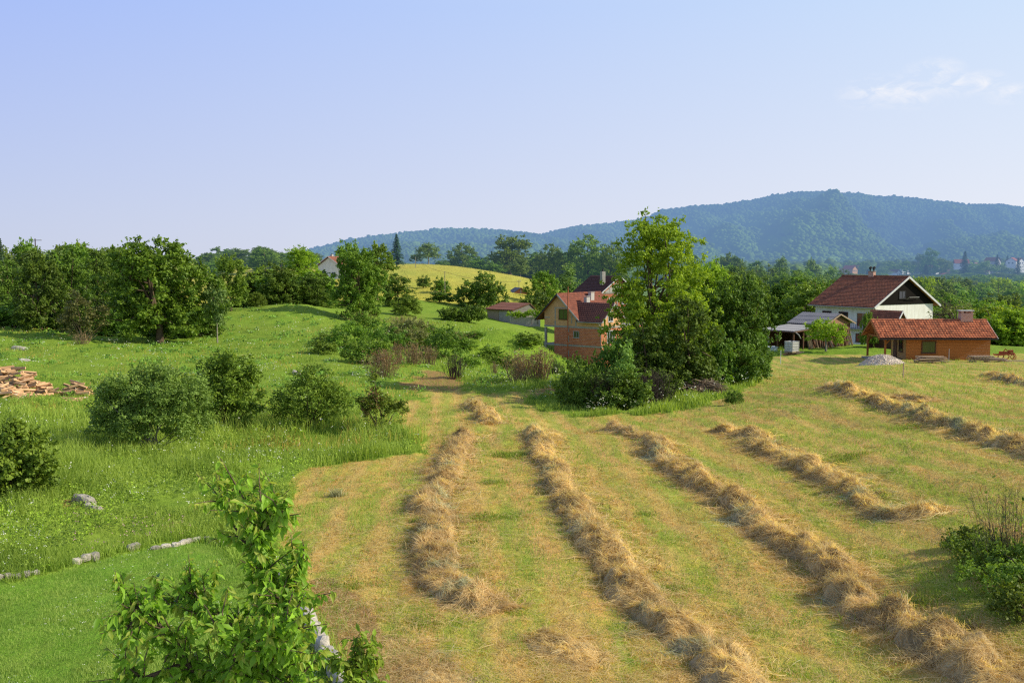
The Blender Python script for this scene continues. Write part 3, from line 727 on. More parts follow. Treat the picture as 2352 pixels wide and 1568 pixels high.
# --- hero trees and the ones that can be told apart
T_ = [
('oak',365,558,110,232,'oak_tree','large spreading oak in front of the dark grove at left, the biggest crown there',None),
('darktree',92,580,119,112,'broadleaf_tree','dark tall broadleaf tree at left with drooping flanks, left of the mottled olive bush',None),
('darktree',158,585,124,105,'broadleaf_tree','dark broadleaf tree close on the left side of the big oak behind the olive bush',None),
('darktree',230,580,130,90,'broadleaf_tree','narrow dark tree squeezed between the left grove and the big oak',None),
('darktree',18,600,135,100,'broadleaf_tree','shaded round tree cut by the left edge of the view behind the meadow',None),
('conifer',6,548,175,42,'conifer_tree','pointed conifer top at the extreme left on the skyline',None),
('roundtree',62,555,172,66,'broadleaf_tree','round dark treetop on the left skyline just left of the power pole',None),
('walnut',497,648,112,66,'broadleaf_tree','small light tree with thin pale stem right beside the big oak',None),
('roundtree',530,590,147,84,'broadleaf_tree','tapering mid green tree with visible trunk where the hill meadow meets the hedge',None),
('ash',590,672,150,46,'young_tree','small rounded young tree alone on the meadow crest left of the dark hedge trees',None),
('darktree',636,606,172,88,'broadleaf_tree','dark rounded hedge tree below the little grey hill house',None),
('brighttree',692,572,190,90,'broadleaf_tree','bright green tree just left of the white house on the hill',None),
('roundtree',804,558,205,66,'broadleaf_tree','light rounded tree whose crown overlaps the gable of the white hill house',None),
('oak',826,578,145,118,'oak_tree','dark oak with short trunk on the meadow crest in the middle left',None),
('roundtree',866,562,205,86,'broadleaf_tree','broad tree right behind the middle oak with top level with the far ridge',None),
('conifer',912,538,290,44,'conifer_tree','pointed dark spruce on the hill top standing above the other trees',None),
('walnut',985,559,318,60,'walnut_tree','round light tree with whitewashed trunk on the crest of the yellow hill',None),
('walnut',956,583,322,28,'young_tree','small tree close left of the whitewashed walnut on the yellow hill crest',None),
('darktree',915,630,188,76,'broadleaf_tree','low dark round tree on the slope right of the middle oak',None),
('shrub',1012,667,205,66,'bush','dark green round bush at the foot of the yellow slope',None),
('shrub',974,634,238,36,'bush','small grey green bush on the bare earth bank of the yellow hill',None),
('shrub',1012,638,228,44,'bush','pale low bush beside the thin pole on the yellow hill',None),
('bush',1106,630,203,112,'broadleaf_tree','wide dome shaped green tree left of the small brick house with dark roof',None),
('ash',932,684,158,74,'young_tree','loose light green young tree on the meadow right of the middle oak',None),
('roundtree',1172,545,335,104,'broadleaf_tree','tall broad tree rising behind the right end of the yellow hill',None),
('roundtree',1062,560,360,70,'broadleaf_tree','dark pair-topped tree behind the middle of the yellow hill crest',None),
('shrub',1096,590,330,50,'bush','pale bushy tree low behind the yellow hill crest left of the tall broad tree',None),
('shrub',1135,602,322,56,'bush','grey green bush on the yellow hill crest in front of the tall broad tree',None),
('birch',1195,590,300,46,'birch_tree','slim pale tree at the right end of the yellow hill crest',None),
('roundtree',1264,563,330,64,'broadleaf_tree','dark round tree between the yellow hill and the brick houses',None),
('birch',1305,608,235,62,'birch_tree','hanging pale green birch behind the red roofed brick house',None),
('ash',1246,625,222,80,'broadleaf_tree','loose rounded tree between the small brick house and the red roof',None),
('shrub',1236,672,205,76,'bush','grey green bush right beside the small brick house',None),
('roundtree',1350,544,330,112,'broadleaf_tree','large dark tree mass behind the brown roofed house, tallest there',None),
('roundtree',1410,560,320,80,'broadleaf_tree','dark tree touching the left side of the tall bright tree, behind the brown roof',None),
('brighttree',1512,509,72,224,'tall_tree','tall bright yellow green tree rising above the dark thicket in the centre right',None),
('oak',1685,645,76,160,'broadleaf_tree','glossy dark tree forming the right flank of the thicket beside the lawn','dark'),
('brighttree',1625,610,78,128,'broadleaf_tree','lower bright green tree leaning out right of the tall bright tree',None),
('darktree',1585,688,67,150,'broadleaf_tree','dark spreading tree in the middle of the thicket under the bright tree',None),
('darktree',1452,735,76,96,'broadleaf_tree','dark tree on the left shoulder of the thicket in front of the brick house',None),
('darktree',1492,742,66,130,'broadleaf_tree','dark tree in front of the lower trunk of the tall bright tree',None),
]
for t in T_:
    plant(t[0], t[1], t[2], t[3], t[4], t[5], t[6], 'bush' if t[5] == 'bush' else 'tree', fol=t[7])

# --- bushes of the dark thicket
for i, (px, top, d, w_, k, f, lab) in enumerate([
 (1335,822,64,92,'bush',None,'dark bush at the left foot of the thicket near the brick house'),
 (1402,785,66,96,'bush',None,'dark bush behind the slim pale sapling in the thicket'),
 (1500,760,67,120,'bush',None,'dark bush in the middle of the thicket front'),
 (1570,790,69,110,'shrub',None,'green elder bush at the front of the thicket just above the brush pile'),
 (1640,760,70,110,'shrub','dark','dark rounded bush at the right front of the thicket'),
 (1715,740,78,100,'bush',None,'leafy bush at the right end of the thicket touching the lawn'),
 (1690,800,73,80,'shrub','olive','yellowish bush in front of the right flank of the thicket'),
 (1425,845,60,150,'bush',None,'low dark bush under the slim pale sapling'),
 (1700,790,72,130,'bush',None,'broad dark bush filling the right corner of the thicket'),
 (1580,740,74,140,'bush',None,'tall dark bush between the bright tree and the brush pile'),
 (1370,835,66,110,'bush',None,'dark bush between the left corner bush and the pale sapling'),
 (1510,850,64,110,'bush',None,'low dark bush at the centre front of the thicket'),
 (1320,850,61,80,'bush',None,'low dark bush at the left corner of the thicket above the mown grass'),
 (1600,825,71,90,'shrub',None,'low green bush beside the brush pile'),
]): plant(k, px, top, d, w_, 'bush', lab, 'bush', fol=f)
plant('birch', 1440, 788, 60, 62, 'young_tree', 'slim pale grey green sapling with thin bare stems in front of the dark thicket', 'tree', fol='bluegreen')
plant('walnut', 1900, 735, 108, 92, 'peach_tree', 'small bright fruit tree with spreading branches in front of the wooden barn', 'tree', fol='bright')
plant('ash', 1998, 720, 112, 46, 'young_tree', 'small green tree between the wooden barn and the shed porch', 'tree', fol='mid')
plant('bush', 1690, 908, 58, 42, 'bush', 'single small round bush casting shadow on the lawn right of the brush pile', 'bush')

# --- long rows of trees behind: the edge wood on the right and the grove at left
rnd = random.Random(4)
def wood(n, f, k, name, label, group, fol=None):
    for i in range(n):
        px, d, h, w_ = f(i)
        g = at(px, d); z = g[2] + h
        b_ = (z - CAMZ) / d      # slope to the top
        py = 784 - F * math.tan(math.atan(b_) + TH)
        plant(k if isinstance(k, str) else rnd.choice(k), px, py, d, w_ * F / d, name, label, 'tree', group, fol)
def topped(px, top, d):   # height wanted so that the crown reaches the given level
    return max(3.0, zat(top, d) - at(px, d)[2])
def f1(i):
    px = 1570 + rnd.uniform(0, 400); d = rnd.uniform(165, 420)
    t = np.interp(px, [1570, 1640, 1700, 1800, 1900, 1960], [585, 590, 585, 592, 606, 625])
    return px, d, topped(px, t + rnd.uniform(-4, 18) + (420 - d) * .22, d), rnd.uniform(7, 12)
wood(80, f1, ['forest', 'roundtree', 'darktree'], 'forest_tree', 'one of the closely packed broadleaf trees of the dark wood behind the white house', 'trees of the wood behind the white house')
def f2(i):
    px = rnd.uniform(2090, 2480); d = rnd.uniform(140, 420)
    t = 640 if d > 250 else 660 + (250 - d) * .5
    return px, d, topped(px, t + rnd.uniform(-2, 24), d), rnd.uniform(7, 12)
wood(56, f2, ['forest', 'roundtree', 'brighttree'] if False else ['forest', 'roundtree'], 'forest_tree', 'one of the sunlit trees filling the slope right of the white house', 'sunlit trees right of the white house')
wood(26, f2, ['brighttree2', 'ash'], 'forest_tree', 'one of the bright yellow green trees on the slope right of the white house', 'bright trees right of the white house', 'bright')
def f3(i):
    px = rnd.uniform(-120, 330); d = rnd.uniform(150, 260)
    t = np.interp(px, [-120, 20, 100, 200, 330], [572, 570, 568, 566, 585])
    return px, d, topped(px, t + rnd.uniform(-8, 34), d), rnd.uniform(5, 10)
wood(76, f3, ['forest', 'roundtree', 'birch', 'darktree', 'ash'], 'forest_tree', 'one of the crowded trees of the grove behind the left meadow', 'trees of the left grove')
def f4(i):
    px = rnd.uniform(1215, 1420); d = rnd.uniform(340, 420)
    return px, d, topped(px, 588 + rnd.uniform(-8, 16), d), rnd.uniform(8, 12)
wood(20, f4, ['forest', 'roundtree'], 'forest_tree', 'one of the trees in the row behind the two brick houses', 'trees behind the brick houses')
def f5(i):
    px = rnd.uniform(570, 726); d = rnd.uniform(172, 215)
    return px, d, topped(px, 622 + rnd.uniform(-8, 30), d), rnd.uniform(6, 10)
wood(36, f5, ['darktree', 'forest'], 'hedge_tree', 'one of the dark trees of the hedge hiding the foot of the hill houses', 'dark hedge trees below the hill houses')
def f6(i):
    px = rnd.uniform(470, 720); d = rnd.uniform(300, 420)
    return px, d, rnd.uniform(4, 7.5), rnd.uniform(6, 11)
wood(26, f6, ['roundtree', 'forest'], 'distant_tree', 'one of the small trees on the skyline left of the hill houses', 'small skyline trees on the left hill')
def f7(i):
    px = rnd.uniform(1010, 1240); d = rnd.uniform(335, 380)
    return px, d, topped(px, 600 + rnd.uniform(-8, 10), d), rnd.uniform(4, 7)
wood(26, f7, ['shrub', 'forest'], 'hedge_tree', 'one of the small trees along the far side of the yellow hill', 'small trees behind the yellow hill')
def f8(i):
    px = rnd.uniform(1940, 2440); d = rnd.uniform(430, 760)
    t = np.interp(px, [1940, 2000, 2100, 2352, 2440], [628, 634, 636, 634, 630])
    return px, d, topped(px, t + rnd.uniform(-6, 8) + (d - 760) * -.012, d), rnd.uniform(10, 16)
wood(56, f8, ['forest', 'roundtree'], 'forest_tree', 'one of the hazy trees between the sunlit wood and the distant village', 'hazy trees before the distant village')
def f9(i):
    px = rnd.uniform(1930, 2430); d = rnd.uniform(790, 960)
    return px, d, topped(px, 604 + rnd.uniform(-6, 18), d), rnd.uniform(9, 15)
wood(34, f9, ['forest', 'roundtree', 'birch'], 'village_tree', 'one of the hazy garden trees among the roofs of the distant village', 'garden trees of the distant village')
def f10(i):
    px = -40 + i * 27 + rnd.uniform(-12, 12); d = rnd.uniform(116, 134)
    return px, d, rnd.uniform(1.8, 3.6), rnd.uniform(4, 6.5)
wood(20, f10, ['bush', 'shrub'], 'bush', 'one of the dark understory bushes along the foot of the left grove', 'understory bushes of the left grove')
def f11(i):
    px, py = [(1062,800),(1090,775),(1128,822),(1155,845),(1205,858),(1078,842),(1010,775),(760,790),(740,812),(905,765),(990,765),(1215,790)][i]
    g = G(px, py); return px, g[1], rnd.uniform(.7, 1.5), rnd.uniform(2.2, 4.2)
wood(12, f11, ['bush', 'shrub'], 'scrub_bush', 'one of the low bushes scattered over the banks left of the brick house', 'low bushes on the grassy banks', 'mid')
# village trees
for i, (px, top, w_, k, lab) in enumerate([(1992,618,26,'conifer','blue fir at the left end of the village'),(2135,571,46,'darktree','tallest dark tree among the village roofs'),(2112,585,40,'darktree','dark rounded tree left of the tallest village tree'),
 (2213,577,34,'conifer','pointed tree above the pale village house at the centre'),(2080,600,40,'forest','low green tree left in the village'),(2200,600,48,'walnut','pale round tree in front of the middle village roofs'),
 (2262,600,50,'walnut','pale willow like tree right of the middle village roofs'),(2287,585,24,'conifer','first slim fir at the right end of the village'),(2310,587,24,'conifer','second slim fir at the right end of the village'),
 (2335,592,22,'conifer','slim fir closest to the right edge in the village'),(2160,595,50,'forest','yellowish green tree behind the tallest village tree'),(2040,600,40,'forest','round tree above the first village gables'),(2125,606,30,'conifer','dark fir in front of the tallest village tree')]):
    plant(k, px, top, 760 + (i % 3) * 60, w_, 'village_tree', lab, 'tree')

# --- unique near bushes
def near_bush(name, label, px, py, lobes, n_cl, cr, n_leaf, leaf, fol, stems, sh, flat=.7, seed=1, cat='bush', bark='bark', aspect=.55, extra=None):
    g = G(px, py); rng = np.random.default_rng(seed)
    root = thing(name, label, cat, g)
    cm = MB(); C, r = crown_mesh(cm, rng, lobes, n_cl, cr, n_leaf, leaf, flat, aspect=aspect)
    if extra: extra(cm, rng, C)
    cm.build('foliage', M[fol], root)
    tm = MB()
    for k in range(stems):
        c = C[rng.integers(len(C))]; an = rng.uniform(0, 6.28)
        b = np.array([math.cos(an) * rng.uniform(.05, .35), math.sin(an) * .25, 0]) * sh
        e = c * .92
        tm.tube([b + (0, 0, -.15), b * .7 + e * .3 + rng.normal(0, .05, 3), b * .2 + e * .75, e], [.035, .028, .018, .006], 5, tint=rng.uniform(.3, .9))
    tm.build('stems', M[bark], root)
    return root
near_bush('large_bush', 'biggest rounded blue green bush alone in the tall meadow at left, pale stems below', 350, 1035,
  [(-.1,0,2.1,2.1,1.9,1.35),(-1.2,.2,1.5,1.25,1.3,1.2),(1.1,-.1,1.8,1.25,1.3,1.45),(.2,-.5,1.2,1.7,1.3,.85),(-1.9,0,1.1,.6,.8,.7),(.3,.2,3.0,1.0,1.0,.62),(1.9,-.2,2.3,.6,.6,.7),(-1.4,0,2.5,.7,.7,.5),(2.0,0,.8,.6,.6,.6)], 470, .28, 52000, .098, 'bluegreen', 22, 1, seed=3, bark='palebark')
near_bush('leafy_bush', 'dense green bush directly behind and right of the biggest rounded bush', 520, 992,
  [(0,0,2.0,1.5,1.5,1.75),(-.7,0,1.4,1.1,1.1,1.2),(.9,0,1.6,1.0,1.0,1.5),(1.2,0,3.0,.5,.5,.75),(.2,0,3.2,.9,.9,.8)], 260, .30, 24000, .13, 'mid', 14, 1, seed=4)
near_bush('round_shrub', 'medium shrub with upright thin twigs right of the two larger bushes', 712, 985,
  [(-.1,0,1.45,1.4,1.3,1.25),(-.9,0,1.1,.9,.9,.9),(1.0,0,1.2,.95,.9,1.0),(.3,0,2.5,.7,.7,.6)], 200, .26, 15000, .11, 'mid', 18, 1, seed=5)
near_bush('sapling', 'young tree with reddish brown dead leaves at the right edge of the tall grass', 868, 992,
  [(0,0,1.2,.75,.7,.9),(.7,0,.95,.75,.6,.7),(-.1,0,2.35,.22,.22,.75),(-.6,0,1.4,.4,.4,.5)], 110, .17, 5200, .10, 'oak', 9, 1, seed=6, cat='tree')
g_ = G(868, 992)
def russet():
    rng = np.random.default_rng(8); cm = MB()
    crown_mesh(cm, rng, [(-.25,-.2,1.3,.5,.4,.7)], 26, .16, 700, .09)
    r = [o for o in COL.objects if o.name == 'sapling'][0]
    tag(cm.build('dead_leaves', M['russet'], r), 'reddish brown dried leaves')
russet()
near_bush('hazel_bush', 'bright leafy hazel bush cut by the left edge, in front of the firewood meadow', 30, 1140,
  [(-.2,0,1.05,1.35,1.2,1.05),(.55,-.2,.75,.85,.8,.75),(-1.0,0,1.0,1.0,1.0,1.0),(-.1,0,1.75,.7,.7,.5)], 240, .22, 17000, .115, 'mid', 12, 1, seed=9, aspect=.8)
# mixed thicket on the slope in the middle distance
for i, (px, py, w_, h_, fol, lab) in enumerate([
 (800,800,3.4,2.6,'mid','green bush at the upper left end of the mixed scrub on the slope'),(848,838,3.0,2.5,'mid','bushy green shrub in the lower left of the mixed scrub'),
 (880,805,3.6,2.6,'dark','dark green bush in the centre of the mixed scrub'),(925,800,3.6,2.4,'olive','yellow green bush in the centre right of the mixed scrub'),
 (975,805,3.4,2.4,'mid','green bush right of centre in the mixed scrub'),(1020,822,3.2,3.0,'dark','dark pointed bush closing the right end of the mixed scrub'),
 (940,770,3.4,1.8,'olive','pale low bush on the upper edge of the mixed scrub'),(835,765,2.6,2.0,'mid','loose bush on the upper left edge of the mixed scrub')]):
    near_bush('scrub_bush', lab, px, py, [(0,0,h_*.5,w_*.62,w_*.45,h_*.58),(w_*.4,0,h_*.4,w_*.4,w_*.35,h_*.45),(-w_*.4,0,h_*.35,w_*.4,w_*.35,h_*.42)], 90, .34, 5200, .19, fol, 8, 1, seed=20 + i)

# --- twiggy, dry shrubs
def twig_shrub(name, label, g, H, W_, n, mat_, seed, r=.012, leaves=None, nleaf=0, spread=.5, group=None):
    rng = np.random.default_rng(seed); tm = MB()
    root = thing(name, label, 'shrub', g, group=group)
    tips = []
    for k in range(n):
        an = rng.uniform(0, 6.28); b = np.array([math.cos(an), math.sin(an), 0]) * W_ * rng.uniform(0, .3)
        hh = H * rng.uniform(.6, 1.05); e = b * (1.2 + spread * rng.uniform(.4, 1.6)) + np.array([rng.normal(0, .08) * W_, rng.normal(0, .08) * W_, hh * (1 - .25 * (np.linalg.norm(b) / (W_ * .3 + 1e-6)) ** 2)])
        m_ = (b + e) / 2 + rng.normal(0, .04, 3) * H
        tm.tube([b - (0, 0, .1), m_, e], [r, r * .7, r * .3], 3, tint=rng.uniform(0, 1), smooth=False)
        for q in range(5):
            t = rng.uniform(.3, .95); a = m_ * (1 - t) + e * t if t > .5 else b * (1 - 2 * t) + m_ * 2 * t
            dv = (e - b) / (np.linalg.norm(e - b) + 1e-9) * .6 + rdirs(rng, 1)[0] * .6; dv[2] = abs(dv[2])
            c = a + dv * H * rng.uniform(.10, .24)
            tm.tube([a, c], [r * .5, r * .2], 3, tint=rng.uniform(0, 1), smooth=False); tips.append(c)
    tm.build('twigs', M[mat_], root)
    if nleaf:
        cm = MB(); tips = np.array(tips); P = tips[rng.integers(len(tips), size=nleaf)] + rng.normal(0, .12, (nleaf, 3)) * H * .3
        leaf_quads(cm, P, rdirs(rng, nleaf), .10 * H / 1.6, rng.uniform(0, 1, nleaf), 0, .6, rng); cm.build('leaves', M[leaves], root)
    return root
for i, (px, py, w_, h_, n, mt, nl, lab) in enumerate([
 (880,868,3.4,2.2,130,'twig',900,'brown dry shrub in front of the lower left of the mixed scrub'),(950,838,2.4,2.2,90,'twig',300,'brown dry shrub tucked in the right half of the mixed scrub'),
 (912,838,1.8,2.0,60,'twig',250,'thin brown dry stalks in the middle of the mixed scrub'),(985,838,2.0,1.9,60,'twig',200,'brown stalks near the dark bush ending the mixed scrub'),
 (1192,880,2.8,2.4,130,'twig',700,'reddish brown dry shrub left of the brick house foot'),(1238,872,2.4,2.4,100,'twig',500,'brown dry shrub touching the foot of the brick house'),
 (1136,860,.9,1.2,30,'twig',80,'single small dry stalk clump left of the reddish dry shrub'),(1048,870,2.0,2.0,60,'darktwig',200,'dark bare shrub standing above the shaded grass strip'),
 (1275,868,2.2,2.0,80,'darktwig',400,'dark dry shrub between the brick house and the thicket'),(828,738,6.0,1.6,120,'twig',700,'brown dry growth around the foot of the middle oak'),
 (925,742,6.5,1.1,110,'twig',600,'strip of brown dry stalks right of the middle oak'),(1048,782,4,1.1,80,'twig',500,'dry brown patch of stalks at the upper right of the mixed scrub'),
 (1400,935,3.6,2.2,160,'darktwig',0,'dark bare undergrowth at the left front of the thicket'),(1500,930,3.6,2.2,150,'darktwig',0,'dark bare undergrowth at the centre front of the thicket'),
 (188,790,2.6,1.2,40,'twig',300,'dry twigs at the foot of the mottled olive bush in the left grove')]):
    twig_shrub('dry_shrub', lab, G(px, py), h_, w_, n, mt, 50 + i, .016 if G(px, py)[1] < 80 else .024, 'russet' if mt == 'twig' else 'dark', nl)
plant('paleshrub', 192, 668, 106, 104, 'olive_bush', 'mottled olive brown bush with bare twigs left of the big oak', 'bush')
twig_shrub('bare_shrub', 'dark leafless shrub at the right edge above green brambles', G(2320, 1310), 1.75, 1.7, 110, 'darktwig', 90, .006, 'oak', 60, spread=1.3)
# dark tangle of the fruit tree beside the shed roof
def dead_tree():
    g = at(2200, 112); rng = np.random.default_rng(77)
    root = thing('bare_tree', 'bare dark branched old tree behind the shed roof near the white gable wall', 'tree', g)
    tm = MB(); h = zat(690, 112) - g[2]
    tm.tube([(0,0,-.2),(-.1,0,h*.35),(.1,0,h*.55)], [.16,.13,.1], 7)
    for k in range(14):
        e = np.array([rng.uniform(-3.4, 2.4), rng.uniform(-2, 2), h * rng.uniform(.55, 1.0)]); a = np.array([0, 0, h * rng.uniform(.3, .55)])
        m_ = (a + e) / 2 + np.array([0, 0, .5]) + rng.normal(0, .25, 3)
        tm.tube([a, m_, e], [.07, .045, .015], 4)
        for q in range(14):
            t = rng.uniform(.2, 1); s0 = m_ * (1 - t) + e * t; s1 = s0 + rng.normal(0, .5, 3) + (0, 0, -.15)
            tm.tube([s0, (s0 + s1) / 2 + rng.normal(0, .06, 3), s1], [.02, .014, .006], 3)
    tm.build('branches', M['darktwig'], root)
    cm = MB(); crown_mesh(cm, rng, [(0,0,h*.72,2.6,1.8,h*.25)], 40, .3, 900, .18); cm.build('crown', M['olive'], root)
dead_tree()
# green brambles in the lower right corner
for i, (px, py, w_, h_) in enumerate([(2255,1290,1.2,.5),(2310,1370,1.5,.65),(2390,1330,1.6,.8),(2350,1420,1.2,.6),(2225,1262,.8,.4),(2290,1320,1.2,.6)]):
    near_bush('bramble_bush', ['low green bramble at the left tip of the corner patch','broad green bramble in the middle of the corner patch','taller bramble under the bare shrub at the right edge','front bramble of the corner patch on the right edge','smallest bramble creeping into the mown field','bramble between the left tip and the middle of the corner patch'][i],
      px, py, [(0,0,h_*.45,w_*.6,w_*.5,h_*.5),(w_*.3,.2,h_*.4,w_*.35,w_*.3,h_*.4)], 70, .16, 5200, .07, 'oak', 5, .6, seed=140 + i)

# ------------------------------------------------------------------ buildings
def slope(mb, A, B, C, D, mi=0, rows=9, tile=.22, amp=.02, step=.03, thick=.10):
    """roof slope from eave A-B up to ridge D-C with real courses of tiles; A,D left, B,C right"""
    A, B, C, D = [np.array(q, float) for q in (A, B, C, D)]
    nrm = np.cross(B - A, D - A); nrm /= np.linalg.norm(nrm)
    if nrm[2] < 0: nrm = -nrm
    L = np.linalg.norm(B - A); nx = max(2, int(L / tile * 3)) if tile else 2
    u = np.linspace(0, 1, nx + 1)
    wave = np.abs(np.sin(np.arange(nx + 1) * math.pi / 3 + .3)) * amp if tile else np.zeros(nx + 1)
    V = []; 
    for r in range(rows):
        for t, h in ((r / rows, step), ((r + 1) / rows, 0.0)):
            base = (A + (D - A) * t)[None] * (1 - u[:, None]) + (B + (C - B) * t)[None] * u[:, None]
            V.append(base + nrm * (h + wave + RNG.uniform(0, .006, nx + 1))[:, None])
    V = np.array(V); n = nx + 1; Fq = []
    for r in range(2 * rows - 1):
        for i in range(nx):
            Fq.append((r * n + i, r * n + i + 1, (r + 1) * n + i + 1, (r + 1) * n + i))
    mb.add(V.reshape(-1, 3), np.array(Fq), mi)
    # underside and edges
    Q = [A, B, C, D]; lo = [q - nrm * thick for q in Q]
    mb.add(np.array(Q + lo) - nrm * .002, [(4,7,6,5),(0,4,5,1),(1,5,6,2),(2,6,7,3),(3,7,4,0)], mi)

def gable_roof(mb, L, hw, ze, zr, over=0, mi=0, y0=0.0, ridge_off=0.0, **k):
    """ridge along local y from y0 to y0+L, eaves at x=-hw and x=+hw"""
    slope(mb, (hw, y0, ze), (hw, y0 + L, ze), (ridge_off, y0 + L, zr), (ridge_off, y0, zr), mi, **k)
    slope(mb, (-hw, y0, ze), (-hw, y0 + L, ze), (ridge_off, y0 + L, zr), (ridge_off, y0, zr), mi, **k)
def ridge_caps(mb, p, q, mi=0, r=.11, n=None):
    p = np.array(p, float); q = np.array(q, float); L = np.linalg.norm(q - p); n = n or int(L / .38)
    for i in range(n):
        a = p + (q - p) * i / n; b = p + (q - p) * (i + 1.08) / n
        mb.tube([a, b], [r * .92, r * 1.08], 6, mi, tint=RNG.uniform(.3, .75))
def wall_quad(mb, P, mi=0):
    mb.add(np.array(P, float), [tuple(range(len(P)))], mi)
def window(parent, c, wd, h, axis, out, frame='whitetrim', glassm='glass', name='window', mull=1, fw=.07, sill=True):
    """axis: unit direction along the wall, out: unit normal"""
    c = Vector(c); a = Vector(axis).normalized(); o = Vector(out).normalized(); mb = MB()
    up = Vector((0, 0, 1))
    def bar_(p, q, w_, t): mb.bar(p, q, t, w_)
    for sx in (-1, 1):
        p = c + a * sx * (wd / 2 - fw / 2); mb.bar(p - up * h / 2 + o * .02, p + up * h / 2 + o * .02, .07, fw)
    for sz in (-1, 1):
        p = c + up * sz * (h / 2 - fw / 2); mb.bar(p - a * (wd / 2 - fw) + o * .02, p + a * (wd / 2 - fw) + o * .02, .068, fw)
    for k in range(mull):
        p = c + a * wd * ((k + 1) / (mull + 1) - .5); mb.bar(p - up * (h / 2 - fw) + o * .015, p + up * (h / 2 - fw) + o * .015, .05, .05)
    if sill: mb.bar(c - a * (wd / 2 + .06) - up * (h / 2 + .03) + o * .06, c + a * (wd / 2 + .06) - up * (h / 2 + .03) + o * .06, .14, .05)
    f = mb.build(name, M[frame], parent)
    g = MB(); q = [c + a * sx * (wd / 2 - fw * .9) + up * sz * (h / 2 - fw * .9) + o * .012 for sx, sz in ((-1,-1),(1,-1),(1,1),(-1,1))]
    wall_quad(g, q); g.build('pane', M[glassm], f)
    return f
def box_part(name, c, sz, mat_, parent, rz=0):
    mb = MB(); mb.box(c, sz, rz=rz); return mb.build(name, M[mat_], parent)

